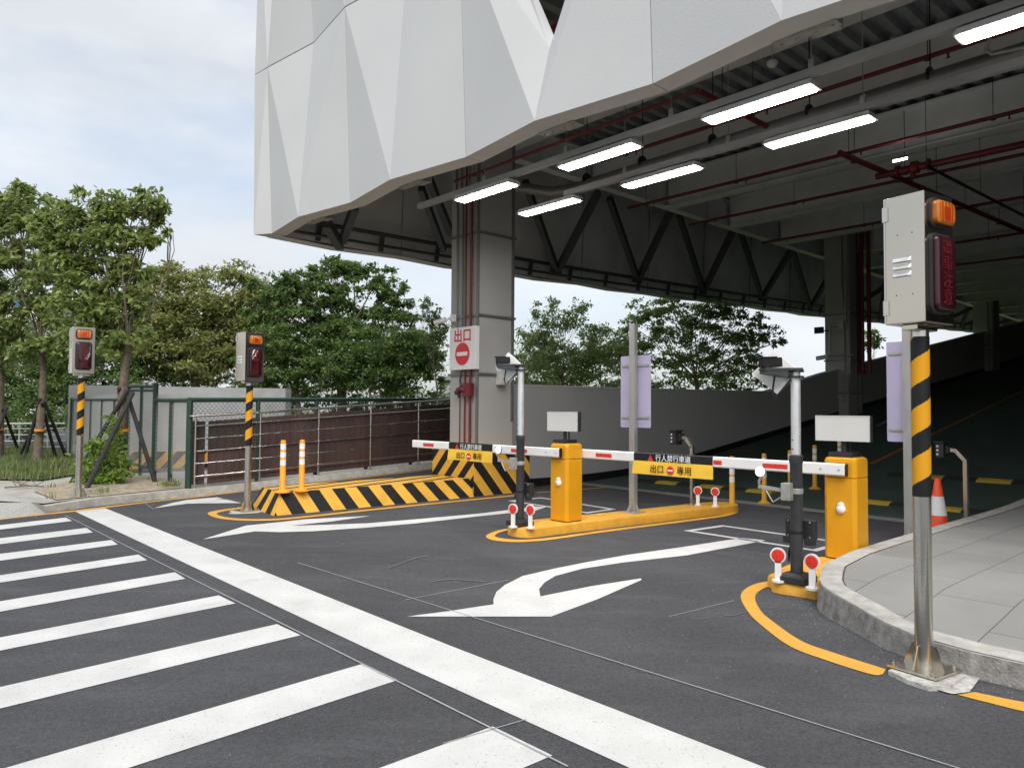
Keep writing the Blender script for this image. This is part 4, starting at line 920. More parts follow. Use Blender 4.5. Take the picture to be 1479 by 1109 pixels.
# ---- number-plate camera poles; local x along A
def make_campole(loc, label, top=2.06, blk=1.10):
    t = thing('camera_pole', loc, ANG, label, 'camera pole', 'camera poles beside the barrier gates')
    b = MB(); b.box((0,0,.03), (.26,.26,.06)); b.prism([(-.12,-.12),(.12,-.12),(.12,.12),(-.12,.12)], .06, .085, [(-.075,-.075),(.075,-.075),(.075,.075),(-.075,.075)]); b.build('base', M['blackmat'], t, local=True, bevel=.008)
    b = MB(); b.lathe((0,0,.07), [(.054,0),(.054,blk-.08),(.060,blk-.07),(.060,blk-.01),(.05,blk)], 20); b.build('lower_pole', M['darkgrey'], t, local=True, smooth=True)
    b = MB(); b.lathe((0,0,blk+.06), [(.042,0),(.042,top-blk-.06)], 20); b.build('upper_pole', M['alu'], t, local=True, smooth=True)
    for z in (blk+.12, blk+.20): b = MB(); b.lathe((-.044,.01,z), [(.006,0),(.006,-.004)], 6, (1,0,0)); b.build('screw', M['black'], t, local=True)
    b = MB(); a = Vector((-.82,.57,-.10)).normalized(); h = Vector((0,0,top))
    b.bar(h-a*.04+Vector((0,0,.02)), h+a*.32+Vector((0,0,.05)), .13, .022); b.box(h+Vector((0,0,.008)), (.11,.11,.02)); b.box(h+Vector((0,0,-.045)), (.11,.11,.02)); b.bar(h+a*.10+Vector((0,0,-.01)), h+a*.31+Vector((0,0,.04)), .12, .06); cm = b.build('camera_mount', M['darkgrey'], t, local=True)
    b = MB(); b.bar(h+a*.15+Vector((0,0,.10)), h+a*.33+Vector((0,0,.11)), .105, .085); b.bar(h+a*.20+Vector((0,0,.148)), h+a*.35+Vector((0,0,.158)), .12, .012); b.build('camera', M['black'], t, local=True, bevel=.01)
    # square white plate turned on its corner behind the camera
    n_ = Vector((-.90,-.44,.0)).normalized(); xx = n_.cross(Vector((0,0,1))).normalized(); yy = xx.cross(n_)*-1; c_ = h+Vector((-.135,.125,.0))+n_*(-.085); r_ = .20; rot = math.radians(4)
    q = [c_+(xx*math.cos(k+rot)+yy*math.sin(k+rot))*r_ for k in (0, math.pi/2, math.pi, 1.5*math.pi)]
    b = MB(); b.extr([v-n_*.006 for v in q], n_*.012); b.build('white_plate', M['white'], t, local=True, bevel=.003)
    b = MB(); b.tube([h+Vector((-.03,.03,-.07)), h+a*.10+Vector((0,0,-.12)), h+a*.20+Vector((0,0,-.22)), h+a*.22+Vector((0,0,-.16)), h+a*.20+Vector((0,0,-.02))], .009, 7); b.build('cable', M['black'], t, local=True, smooth=True)
    # flood lamp on a bracket
    b = MB(); b.box((-.075,.045,.80), (.09,.085,.155)); b.lathe((0,0,.78), [(.060,0),(.060,.05)], 16); b.build('junction_box', M['galv'], t, local=True, bevel=.006)
    b = MB(); b.bar((-.08,.09,.81), (-.12,.30,.83), .03, .03); b.tube([(-.12,.29,.83),(-.13,.29,.88),(-.13,.26,.93)], .012, 8); b.tube([(-.09,.08,.76),(-.12,.16,.70),(-.13,.22,.80)], .007, 6); b.build('lamp_bracket', M['galv'], t, local=True)
    ax = Vector((-.75,-.05,.10)).normalized(); p = Vector((-.12,.27,.965)); b = MB(); b.lathe(p, [(.025,-.02),(.044,.0),(.047,.03)], 18, ax); lh = b.build('lamp', M['galv'], t, local=True, smooth=True)
    b = MB(); b.lathe(p+ax*.030, [(.045,0),(.036,.010),(.016,.015)], 18, ax); b.build('lens', M['lamphead'], lh, local=True, smooth=True)
    # sensor boxes behind the pole
    b = MB(); b.box((.09,-.0,.46), (.07,.27,.17)); b.box((.05,-.10,.36), (.05,.09,.06)); b.box((.05,.10,.36), (.05,.09,.06)); b.build('sensor_box', M['blackmat'], t, local=True, bevel=.006)
    b = MB(); b.lathe((0,0,.43), [(.058,0),(.058,.02)], 16); b.tube([(.03,.06,.36),(.0,.075,.25),(-.01,.07,.17),(.0,.055,.30)], .008, 6); b.build('strap', M['black'], t, local=True)
    b = MB()
    for y in (-.10,.10):
        for z in (.40,.53): b.lathe((.05,y,z), [(.007,0),(.007,-.012)], 6, (1,0,0))
    b.build('bolt', M['galv'], t, local=True)
    return t
p = Pz(751, 758.5, .12); cp0 = make_campole((p.x, p.y, .12), 'black and white camera pole at the nose of the middle island')
p = Pz(1151, 840, .10); make_campole((p.x, p.y, .10), 'black and white camera pole at the tip of the small yellow island by the pavement', 1.87, 1.06)
# ---- round red reflector posts
def make_reflector(loc, rz, label):
    t = thing('reflector_post', loc, rz, label, 'reflector', 'small round red reflector posts on the islands')
    b = MB(); b.prism([(math.cos(k)*.055, math.sin(k)*.055) for k in np.linspace(0, 2*math.pi, 17)[:-1]], 0, .018); b.box((0,0,.10), (.018,.055,.17)); b.lathe((.009,0,.235), [(.068,0),(.068,-.018)], 28, (1,0,0)); b.build('stem', M['white'], t, local=True)
    b = MB(); b.lathe((-.0095,0,.235), [(.055,0),(.055,-.004),(.045,-.006)], 28, (1,0,0)); b.lathe((-.0155,0,.235), [(.004,0),(.004,-.003)], 8, (1,0,0)); b.build('red_disc', M['red'], t, local=True)
    return t
RZ = ANG+math.radians(14)
p = Pz(741, 761.5, .12); rf = make_reflector((p.x, p.y, .12), RZ, 'round red reflector post left of the camera pole on the middle island nose')
for (x, y, z, a, lb) in ((766,763,.12,RZ,'round red reflector post right of the camera pole on the middle island nose'), (1008,729.5,.12,RZ+.1,'round red reflector post touching the bent reader post at the far end of the island'), (1033,731.5,.12,RZ+.1,'round red reflector post at the very far tip of the middle island'),
        (1124,840,.10,RZ+.15,'round red reflector post left of the nearer camera pole'), (1173.5,851,.10,RZ-.25,'round red reflector post against the curved pavement kerb')):
    p = Pz(x, y, z); dup(rf, (p.x, p.y, z), a, lb)
# ---- sign posts seen from behind
def make_signpost(loc, label, hgt, pw=.56, z0=1.25, z1=2.32, w=.10, off=0.0):
    t = thing('sign_post', loc, ANG, label, 'sign', None)
    b = MB(); b.box((0,0,hgt/2), (.075,w,hgt)); b.box((-.0385,0,hgt/2), (.004,w*.5,hgt)); b.build('post', M['post'], t, local=True, bevel=.004)
    b = MB(); b.box((0,0,.008), (.26,.26,.014))
    for d in (Vector((1,0,0)), Vector((-1,0,0)), Vector((0,1,0)), Vector((0,-1,0))):
        s_ = d.cross(Vector((0,0,1)))*.004; b.extr([v+Vector((0,0,zz))-s_ for v, zz in zip((d*.04,d*.12,d*.045,d*.04), (.012,.012,.17,.17))], s_*2)
    b.build('foot', M['galv'], t, local=True)
    k = rrect(pw, z1-z0, .02, 0, (z0+z1)/2); b = MB(); b.extr([(.052,y+off,z) for y, z in k], (.006,0,0)); b.build('sign_plate', M['lavender'], t, local=True)
    b = MB(); b.box((.044,off,z0+.15), (.012,pw*.9,.03)); b.box((.044,off,z1-.15), (.012,pw*.9,.03)); b.build('bracket', M['post'], t, local=True)
    return t
p = Pz(914.5, 740, .12); make_signpost((p.x, p.y, .12), 'grey post with a tall lavender sign plate standing on the middle island', 2.78)
p = Pd(1315, 760, 9.2); make_signpost((p.x, p.y, hr(S(p))+.01), 'grey post with a tall lavender sign plate behind the near warning signal', 2.9, .5, 1.24, 2.50, .12, .03)
# ---- card readers on bent posts
def make_reader(loc, rz, label):
    t = thing('card_reader', loc, rz, label, 'card reader', 'card readers on bent steel posts')
    b = MB(); b.prism([(-.1,-.1),(.1,-.1),(.1,.1),(-.1,.1)], 0, .012); b.bar((0,0,.01), (0,0,.93), .055, .055, (0,1,0)); b.bar((0,.0,.92), (0,.13,1.06), .055, .055); b.bar((0,.12,1.06), (0,.22,1.07), .055, .055); b.build('bent_post', M['steel'], t, local=True)
    b = MB(); b.box((0,.24,1.07), (.12,.05,.12)); b.box((-.03,.32,1.06), (.16,.12,.22)); b.box((-.04,.32,1.18), (.20,.15,.02)); hd = b.build('reader_head', M['blackmat'], t, local=True, bevel=.006)
    b = MB()
    for z in (1.0,1.06,1.12): b.box((-.112,.345,z), (.004,.03,.028))
    b.build('button', M['offwhite'], hd, local=True)
    return t
p = Pz(1000, 728.5, .12); rd = make_reader((p.x, p.y, .12), ANG-math.radians(8), 'bent steel reader post with a black head on the middle island')
p = Pd(1396, 752, 10.9); dup(rd, (p.x, p.y, hr(S(p))), ANG-math.radians(10), 'bent steel reader post with a black head beyond the pavement edge on the right')
# ---- cone
p = Pd(1355, 755, 10.0); t = thing('traffic_cone', (p.x, p.y, hr(S(p))+.01), 0, 'orange traffic cone with a white band half hidden behind the near signal pole', 'traffic cone')
b = MB(); b.box((0,0,.02), (.36,.36,.04)); b.lathe((0,0,.04), [(.135,0),(.036,.68),(.03,.69)], 24); b.build('body', M['coneor'], t, local=True, smooth=True)
b = MB(); b.lathe((0,0,.04), [(.1075,.20),(.0715,.45)], 24); b.build('band', M['retro'], t, local=True, smooth=True)
# ---- flexible delineators
def make_delineator(loc, label, m='orange', group='orange flexible delineator posts'):
    t = thing('delineator_post', loc, 0, label, 'delineator', group)
    b = MB(); b.lathe((0,0,0), [(.115,0),(.115,.012),(.06,.04),(.046,.06),(.040,.78),(.034,.80)], 24); b.build('post', M[m], t, local=True, smooth=True)
    b = MB(); b.lathe((0,0,.655), [(.0425,0),(.0423,.085)], 24); b.lathe((0,0,.535), [(.0432,0),(.043,.085)], 24); b.lathe((0,0,.415), [(.0438,0),(.0435,.085)], 24); b.build('reflective_band', M['retro'], t, local=True)
    return t
p = Pz(408, 711, bh); dl = make_delineator((p.x, p.y, bh), 'orange delineator with white bands, nearer the tip of the striped block')
p = Pz(435.5, 709, bh); dup(dl, (p.x, p.y, bh), None, 'orange delineator with white bands, second from the tip of the striped block')
p = G(1057.5, 737); dy = make_delineator((p.x, p.y, .004), 'dull yellow delineator just past the far tip of the middle island', 'delyellow', 'dull yellow delineators along the ramp centre line'); dy.scale = (1, 1, 1.1)
for x, y, lb in ((1104,727,'dull yellow delineator left of the lamp on the nearer camera pole'), (1141.5,718,'dull yellow delineator seen right beside the nearer camera pole'), (1177,706,'dull yellow delineator left of the right-hand barrier cabinet'), (1213,693,'dull yellow delineator farthest up the ramp behind the display panel')):
    p = G(x, y); dup(dy, (p.x, p.y, hr(S(p))), None, lb)
# ---- rubber speed humps
def hump(label, s_, na, nb, ph, seg=.55):
    t = thing('speed_hump', W(s_, (na+nb)/2, hr(s_)), 0, label, 'speed hump'); n = na; k = ph; parts = {0: MB(), 1: MB()}
    while n < nb:
        e_ = min(n+seg, nb); b = parts[k % 2]
        prof = [(-.18,.004),(-.14,.03),(-.07,.05),(.07,.05),(.14,.03),(.18,.004)]
        v = [W(s_+a, n+.004, hr(s_+a)+z) for a, z in prof]+[W(s_+a, e_-.004, hr(s_+a)+z) for a, z in prof]
        b.add(v, [(i,i+1,7+i,6+i) for i in range(5)]+[(0,1,2,3,4,5),(11,10,9,8,7,6)])
        if k % 2 == 0: b.box(W(s_, (n+e_)/2, hr(s_)+.05), (.10,.22,.008), A, B)
        n = e_; k += 1
    parts[0].build('yellow_segment', M['humpy'], t); parts[1].build('black_segment', M['humpb'], t)
hump('black and yellow rubber speed hump at the foot of the ramp in the right-hand lane', 13.55, 3.38, 5.62, 1, .55)
hump('black and yellow rubber speed hump in the left-hand lane, past the island', 13.62, 7.23, 10.5, 0, .55)
hump('black and yellow rubber speed hump higher up the ramp, beyond the right-hand reader post', 16.85, 3.43, 6.3, 1, .6)
hump('faint black and yellow rubber speed hump higher up the ramp close to the parapet', 17.35, 8.6, 10.9, 1, .6)
# ================================================================== left background: rails, fences, walls
RN = 14.17
t = thing('steel_railing', W(5.2, RN, ZL(5.2)), 0, 'stainless steel railing with horizontal bars on the kerb of the exit lane', 'railing')
sp = [S(Pn(px, 650, RN)) for px in (282, 375.6, 460, 535, 604)]; sp += [sp[-1]+1.6, sp[-1]+3.2]
h0 = Pn(282, 601, RN).z-ZL(sp[0]); h1 = Pn(604, 580.5, RN).z-ZL(sp[4]); HT = lambda s: h0+(h1-h0)*(s-sp[0])/(sp[4]-sp[0])
b = MB(); pts = [W(s, RN, ZL(s)+HT(s)) for s in [sp[0]-.12]+sp[1:]]; b.tube(pts, .026, 10); b.build('handrail', M['steel'], t, smooth=True)
for s in sp: b = MB(); b.tube([W(s, RN, ZL(s)-.01), W(s, RN, ZL(s)+HT(s))], .021, 10); b.lathe(W(s,RN,ZL(s)), [(.045,0),(.045,.012)], 12); b.build('post', M['steel'], t, smooth=True)
b = MB()
for fr in (.86,.685,.51,.34,.165): b.tube([W(s, RN-.03, ZL(s)+HT(s)*fr) for s in sp], .013, 8)
b.build('rail', M['steel'], t, smooth=True)
b = MB(); s = 4.93; k = 0
while s < 15.2:
    w_ = .19 if k == 0 else .15; z0 = ZL(s)+.04; z1 = ZL(s)+HT(s)-.10
    if k == 2: s += .06
    n_ = RN+.24; b.box(W(s+w_/2, n_, (z0+z1)/2), (w_-.004, .025, z1-z0), A, B); b.box(W(s+.025, n_-.02, (z0+z1)/2), (.022, .03, z1-z0), A, B)
    s += w_; k += 1
for fr in (.12,.52,.90): b.bar(W(5.0,RN+.205,ZL(5.4)+HT(5.4)*fr*.93), W(15,RN+.205,ZL(15)+HT(15)*fr*.93), .02, .03)
tag(b.build('board_fence', M['brown']), 'brown fence of narrow upright boards behind the steel railing', 'fence')
# chain-link gate and fence in dark green frames
def wires(b, p, q, z0a, z1a, z0b, z1b, pitch, r=.0032):
    L_ = (q-p).length; d = (q-p)/L_
    def at(u, v): return p+d*u+Vector((0,0,(z0a+(z0b-z0a)*u/L_)+v))
    Hh = min(z1a-z0a, z1b-z0b); k = -Hh
    while k < L_:
        for sg_ in (1, -1):
            u0, v0, u1, v1 = k, 0.0, k+Hh, Hh
            if u0 < 0: v0 = -u0; u0 = 0
            if u1 > L_: v1 = Hh-(u1-L_); u1 = L_
            if v1-v0 > .02:
                if sg_ < 0: v0, v1 = Hh-v0, Hh-v1
                b.tube([at(u0, v0), at(u1, v1)], r, 3, cap=False)
        k += pitch
gl = Pz(102, 662, .17); gr_ = Pz(273, 702, .17); gd = (gr_-gl); gd.z = 0
def onl(px):
    n_ = Vector((-gd.y, gd.x, 0)); d = ray(px, 640); tt = (gl-EYE).dot(n_)/d.dot(n_); p = EYE+d*tt; return Vector((p.x, p.y, .14))
def htop(px, py): p = onl(px); d = ray(px, py); return 1.6+d.z*(p.y/d.y)
t = thing('chain_link_gate', onl(200), 0, 'dark green framed chain-link gate with a taller middle leaf behind the staked tree', 'gate')
def post(px, ytop, r=.035): p = onl(px); b = MB(); b.tube([Vector((p.x,p.y,.1)), Vector((p.x,p.y,htop(px,ytop)))], r, 8); b.lathe(Vector((p.x,p.y,htop(px,ytop))), [(r*1.15,-.02),(r*1.15,.0),(r*.5,.025)], 8); b.build('post', M['green'], t, smooth=True)
for px, y, r in ((102.4,575.5,.05),(130,577,.03),(146,577,.03),(164,577,.03),(184,557,.05),(203,559,.035),(223,554,.055),(246.5,577,.045),(273,575.5,.06)): post(px, y, r)
b = MB()
for x0, x1, y, r in ((102.4,184,577,.032),(184,223,558,.035),(186,222,564,.025),(223,273,578,.04),(184,223,668,.025)):
    p, q = onl(x0), onl(x1); b.tube([Vector((p.x,p.y,htop(x0,y))), Vector((q.x,q.y,htop(x1,y if y != 668 else 676)))], r, 8)
b.build('rail', M['green'], t, smooth=True)
b = MB(); p = onl(202); zc = htop(202, 614); b.lathe(Vector((p.x,p.y-.04,zc)), [(.09,0),(.09,-.02)], 14, (.3,1,0)); b.build('lock_plate', M['green'], t)
b = MB()
for x0, x1, y in ((103,183,578),(185,222,561),(224,272,579)):
    p, q = onl(x0), onl(x1); wires(b, p, q, .18, htop(x0,y), .18, htop(x1,y), .085)
b.build('wire_mesh', M['post'], t, fix=False)
t = thing('chain_link_fence', W(4.9, 14.5, .15), 0, 'dark green chain-link fence running behind the brown boards', 'fence')
fa = Pz(273,702,.17); fb = Pn(650, 640, 15.3); za = htop(273, 577.5); zb = Pn(650, 577, 15.3).z; fb.z = 0; fa.z = 0
b = MB(); b.tube([fa+Vector((0,0,za)), fb+Vector((0,0,zb)), fb+(fb-fa)*.4+Vector((0,0,zb+.3))], .045, 8); b.build('rail', M['green'], t, smooth=True)
for u in (.2,.4,.6,.8,1.0): b = MB(); p = fa+(fb-fa)*u; b.tube([p+Vector((0,0,.1)), p+Vector((0,0,za+(zb-za)*u))], .045, 8); b.build('post', M['green'], t, smooth=True)
b = MB(); wires(b, fa, fb, .9, za, .9+zb-za, zb, .09, .004); b.build('wire_mesh', M['green'], t, fix=False)
# concrete wall, striped low wall, far railing, hut, distant building
PL, PR = Pd(97, 640, 22.5), Pd(411, 640, 24.3); PL.z = PR.z = 0; zt = Pd(97, 556, 22.5).z; zr = Pd(411, 561, 24.3).z; bk = Vector((.1,.3,0)); b = MB()
b.add([PL,PR,PR+Vector((0,0,zr)),PL+Vector((0,0,zt)),PL+bk,PR+bk,PR+bk+Vector((0,0,zr)),PL+bk+Vector((0,0,zt))], [(0,1,2,3),(7,6,5,4),(0,3,7,4),(1,5,6,2),(3,2,6,7)])
cw = tag(b.build('concrete_wall', M['concrete']), 'plain grey concrete wall behind the green gate, red numbers sprayed on its end', 'wall')
dx = (PR-PL).normalized(); nrm = Vector((dx.y, -dx.x, 0)); 
text('graffiti', '26', .30, PL+dx*.3+Vector((0,0,.62))+nrm*.012, dx, (0,0,1), M['sand'], cw, -.02, local=False); text('graffiti', 'K', .3, PL+dx*.22+Vector((0,0,.22))+nrm*.012, dx, (.15,0,1), M['sand'], cw, -.02, local=False)
p, q = Pd(184, 680, 18.2), Pd(352, 682, 19.2); p.z = q.z = .12; zz = Vector((0,0,.42)); b = MB(); hazard(b, p, q, q+zz, p+zz, .24, .9, 0); d_ = Vector((.05,.25,0)); b.add([p+zz,q+zz,q+zz+d_,p+zz+d_,p+d_,q+d_], [(0,1,2,3),(3,2,5,4)]); b.add([p,p+zz,p+zz+d_,p+d_], [(0,1,2,3)])
tag(b.build('striped_wall', HZ), 'low wall with yellow and black hazard stripes seen through the green gate', 'wall')
t = thing('far_railing', Pd(40, 660, 24.2), 0, 'pale horizontal bar railing at the far left behind the young trees', 'railing'); b = MB()
for y, r in ((611.4,.035),(618.7,.018),(627.6,.018),(636.4,.018),(645,.018),(653,.018)): b.tube([Pd(-150,y+1,25), Pd(94,y,24)], r, 6)
b.build('rail', M['offwhite'], t)
for px in (-60,-15,27,68): b = MB(); q = Pd(px,660,24.4); b.tube([Vector((q.x,q.y,0)), Vector((q.x,q.y,Pd(px,611.5,24.4).z))], .03, 6); b.build('post', M['offwhite'], t)
t = thing('hut', Pd(655, 590, 34), 0, 'small pale grey hut just left of the near column', 'hut'); p0, p1 = Pd(637, 577, 34), Pd(690, 577, 34); zt = Pd(640,549,34).z; c = (p0+p1)/2
b = MB(); b.box((c.x, c.y+1, zt/2), (p1.x-p0.x, 2, zt)); b.build('wall', M['hut'], t); b = MB(); b.prism([(p0.x-.15,c.y-.2),(p1.x+.15,c.y-.2),(p1.x+.15,c.y+2.2),(p0.x-.15,c.y+2.2)], zt, zt+.18); b.build('roof', M['hutroof'], t)
b = MB(); b.box(((p0.x*.75+p1.x*.25), c.y-.01, zt*.62), (.35,.04,.6)); b.build('window', M['darkgrey'], t)
t = thing('distant_building', Pd(25, 600, 62), 0, 'cream building with a blue sign far behind the leftmost young trees', 'building'); p0, p1 = Pd(-40, 600, 62), Pd(62, 600, 62); zt = Pd(20, 428, 62).z; c = (p0+p1)/2
b = MB(); b.box((c.x, c.y+4, zt/2), (p1.x-p0.x, 8, zt)); b.build('wall', M['cream'], t)
b = MB(); b.box((c.x, c.y+4, zt+.1), (p1.x-p0.x+.4, 8.4, .25)); b.build('roof', M['hutroof'], t)
a_, d_ = Pd(14, 433, 61.9), Pd(58, 442, 61.9); b = MB(); b.box(((a_.x+d_.x)/2, c.y-.06, (a_.z+d_.z)/2), (d_.x-a_.x, .1, a_.z-d_.z)); b.build('sign', M['blue'], t)
for k in range(4): b = MB(); b.box((p0.x+(k+.6)*1.3, c.y-.02, zt*.5), (.7,.06,1.0)); b.build('window', M['darkgrey'], t)
# ================================================================== vegetation
def leaves(name, blobs, count, lsize, m, parent, shell=.75, clump=.34, up=.55, gaps=1.0):
    """blobs: (centre, (rx, ry, rz)); leaves gather in clumps through each blob's volume"""
    vol = np.array([r[0]*r[2] for _, r in blobs]); share = vol/vol.sum(); P = []; 
    for (c, r), sh in zip(blobs, share):
        n = int(count*sh); nc = max(7, int(24*gaps*(.5+sh*len(blobs)*.5))); r = np.array(r); c = np.array(c)
        d = rng.normal(0, 1, (nc, 3)); d /= np.linalg.norm(d, axis=1)[:, None]; rad = rng.uniform(.15, 1.42, (nc, 1))**(1-shell*.5); cc = d*rad; cw_ = rng.uniform(.2, 1, nc)**1.5; cw_ /= cw_.sum(); cs_ = rng.uniform(.5, 1.15, nc)
        k = rng.choice(nc, n, p=cw_); o_ = rng.normal(0, clump*.48, (n, 3))*cs_[k][:, None]; o_[:, 2] *= .65; P.append(c+(cc[k]+o_)*r)
    P = np.concatenate(P); n = len(P)
    nr = rng.normal(0, 1, (n, 3)); nr[:, 2] += up*2.2; nr /= np.linalg.norm(nr, axis=1)[:, None]
    t_ = rng.normal(0, 1, (n, 3)); t_ -= nr*(t_*nr).sum(1)[:, None]; t_[:, 2] -= .25; t_ /= np.linalg.norm(t_, axis=1)[:, None]; w_ = np.cross(nr, t_)
    l = (lsize*rng.uniform(.6, 1.3, n))[:, None]; fold = nr*l*.12
    V = np.concatenate([P, P+t_*l*.45+w_*l*.24-fold*.3, P+t_*l-fold, P+t_*l*.45-w_*l*.24-fold*.3, P+t_*l*.45+fold*.4]); i = np.arange(n)
    T = np.stack([np.stack([i, i+n, i+4*n], 1), np.stack([i+n, i+2*n, i+4*n], 1), np.stack([i+2*n, i+3*n, i+4*n], 1), np.stack([i+3*n, i, i+4*n], 1)], 1).reshape(-1, 3)
    me = bpy.data.meshes.new(name)
    Vl = V
    if parent is not None: Mi = np.array(MW[parent.name].inverted()); Vl = V@Mi[:3, :3].T+Mi[:3, 3]
    me.vertices.add(len(Vl)); me.vertices.foreach_set('co', Vl.astype(np.float32).ravel()); me.loops.add(T.size); me.loops.foreach_set('vertex_index', T.astype(np.int32).ravel())
    me.polygons.add(len(T)); me.polygons.foreach_set('loop_start', np.arange(0, T.size, 3, dtype=np.int32)); me.update(calc_edges=True)
    tint = np.clip(rng.beta(1.6, 2.2, n), 0, 1); at = me.attributes.new('tint', 'FLOAT', 'FACE'); at.data.foreach_set('value', np.repeat(tint, 4).astype(np.float32))
    me.materials.append(m); o = bpy.data.objects.new(name, me); col.objects.link(o)
    if parent is not None: o.parent = parent; MW[o.name] = MW[parent.name]; KIDS.setdefault(parent.name, []).append(o)
    return o
def limbs(b, p, q, r0, r1, bend=.12, n=5, seed=0):
    p = Vector(p); q = Vector(q); L_ = (q-p).length; pts = []; rs = []
    off = Vector((random.uniform(-1,1), random.uniform(-1,1), random.uniform(-.3,.6)))*L_*bend
    for i in range(n+1):
        u = i/n; pts.append(p.lerp(q, u)+off*math.sin(u*math.pi)+Vector((random.uniform(-1,1),random.uniform(-1,1),0))*L_*.012); rs.append(r0+(r1-r0)*u)
    b.tube(pts, rs, 7); return pts
def blobs_px(l, dm): return [(tuple(Pd(x, y, d or dm)), (rx*(d or dm)/1070, (rx+ry)/2*(d or dm)/1070*.9, ry*(d or dm)/1070)) for x, y, rx, ry, d in [tuple(q)+(None,)*(5-len(q)) for q in l]]
def tree(label, base, trunk, bl_, d, count, lsize, m, r0=.12, group=None, name='tree', lim=1.0, **kw):
    t = thing(name, base, 0, label, 'tree', group); B_ = blobs_px(bl_, d); b = MB(); pts = [Vector(p) for p in trunk]; k = len(pts); rs = [r0*(1-.45*i/max(1,k-1)) for i in range(k)]; rs[0] *= 1.15; b.tube(pts, rs, 9); top = pts[-1]
    for c, r in B_:
        c = Vector(c); st = pts[-1] if c.z > top.z+.2 else pts[-2].lerp(pts[-1], random.uniform(.5, 1)); l = limbs(b, st, c, rs[-1]*lim*.62, rs[-1]*lim*.2)
        for _ in range(5):
            e_ = c+Vector((random.uniform(-1,1)*r[0], random.uniform(-1,1)*r[1], random.uniform(-.5,1)*r[2])); limbs(b, l[random.choice((2,3,4))], e_, rs[-1]*lim*.24, .005, .1, 4)
    b.build('trunk', M['bark'], t, smooth=True); leaves('crown', B_, count, lsize, m, t, **kw); return t
def ground_pt(px, py, z=.15): return Pz(px, py, z)
# three staked young trees
bA = Pd(165, 697, 14.2); trA = [bA, Pd(166,672,14.2), Pd(176.5,611,14.2), Pd(178.5,560,14.2), Pd(181,530,14.2), Pd(187,500,14.2)]
tree('staked young tree with light green leaves on the planting bed, behind the kerbside warning signal', bA, trA,
     [(108,312,34,26),(150,300,34,28),(198,297,34,22),(226,304,14,16),(120,350,44,26),(172,345,40,26),(210,338,26,20),(95,390,40,26),(140,395,40,28),(188,385,26,22),(110,440,40,28),(165,440,36,28),(200,420,18,24),(88,350,26,24),(180,485,34,24),(130,480,36,24),(70,330,24,26),(243,333,6,5)],
     14.2, 15500, .14, M['leafA'], .115, 'young staked trees', 'young_tree', lim=.6, clump=.33, gaps=1.0)
bB = Pz(54, 672, .15); dB = bB.y; trB = [bB, Pd(55,650,dB), Pd(60,590,dB), Pd(63,540,dB), Pd(60,500,dB)]
tree('staked young tree standing on the grassy verge, left of the concrete wall end', bB, trB,
     [(32,275,20,18),(40,310,40,28),(5,315,40,32),(60,345,36,26),(15,370,45,30),(70,395,34,26),(25,430,40,26),(-20,350,40,40),(75,450,30,28),(5,475,40,30),(55,500,36,24),(95,500,20,22),(-30,430,40,40)],
     dB, 14500, .165, M['leafA'], .12, 'young staked trees', 'young_tree', lim=.6, clump=.33, gaps=1.0)
bC = Pz(-2, 664, .15); dC = bC.y; tree('staked young tree cut off by the left edge of the photo', bC, [bC, Pd(0,600,dC), Pd(2,540,dC), Pd(-5,500,dC)],
     [(-50,330,45,40),(-60,400,50,40),(-30,460,40,30),(-70,470,40,40),(-5,520,30,20)], dC, 7000, .15, M['leafA'], .12, 'young staked trees', 'young_tree')
def stakes(label, base, lst, d, strap):
    t = thing('tree_stake_tripod', base, 0, label, 'tree stakes', 'timber stake tripods round the young trees')
    for top, foot, fd in lst: b = MB(); p = Pd(*top, d); q = Pz(*foot, .12); q = q if fd is None else Pd(*foot, fd); b.tube([q, q.lerp(p, .5), p], [.045,.042,.038], 8); b.build('stake', M['stake'], t)
    b = MB(); p = Pd(*strap, d); b.lathe(p-Vector((0,0,.03)), [(.115,0),(.115,.05)], 14); b.build('strap', M['strap'], t)
stakes('dark timber stakes propping the young tree on the planting bed', bA, [((184,564),(99.4,703),None), ((192,567),(121.5,713),None), ((185,572),(226,703),None), ((172,560),(184,692),None)], 14.1, (177,621))
stakes('dark timber stakes propping the young tree on the grassy verge', bB, [((66,578),(24,668),None), ((58,575),(33,672),None), ((64,580),(99,669),None), ((60,582),(83,670),None)], dB-.1, (57,621))
stakes('dark timber stakes propping the young tree at the left photo edge', bC, [((4,590),(30,660),None), ((10,588),(-20,668),None)], dC-.1, (-1,620))
# leafy shrub on the planting bed
sb = Pd(150, 700, 13.7); t = thing('shrub', sb, 0, 'bright green leafy shrub at the foot of the staked tree', 'shrub'); Bs = blobs_px([(150,650,22,16),(138,672,24,22),(165,670,20,22),(152,688,32,14),(128,688,14,14),(172,690,14,12),(146,640,10,10)], 13.7)
b = MB()
for c, r in Bs: limbs(b, sb, c, .012, .005)
b.build('stems', M['bark'], t); leaves('foliage', Bs, 1500, .115, M['leafD'], t, clump=.5, up=.3)
t2 = Pd(163, 605, 14.0); t = thing('sapling_shoots', t2, 0, 'light green leafy shoots sprouting from the staked trunk above the shrub', 'shoots'); Bs = blobs_px([(163,604,8,9),(160,618,7,8),(170,632,6,12)], 13.9); leaves('foliage', Bs, 130, .11, M['leafD'], t, clump=.5)
b = MB(); [limbs(b, Pd(172,640,14.1), c, .008, .004) for c, r in Bs]; b.build('stems', M['bark'], t)
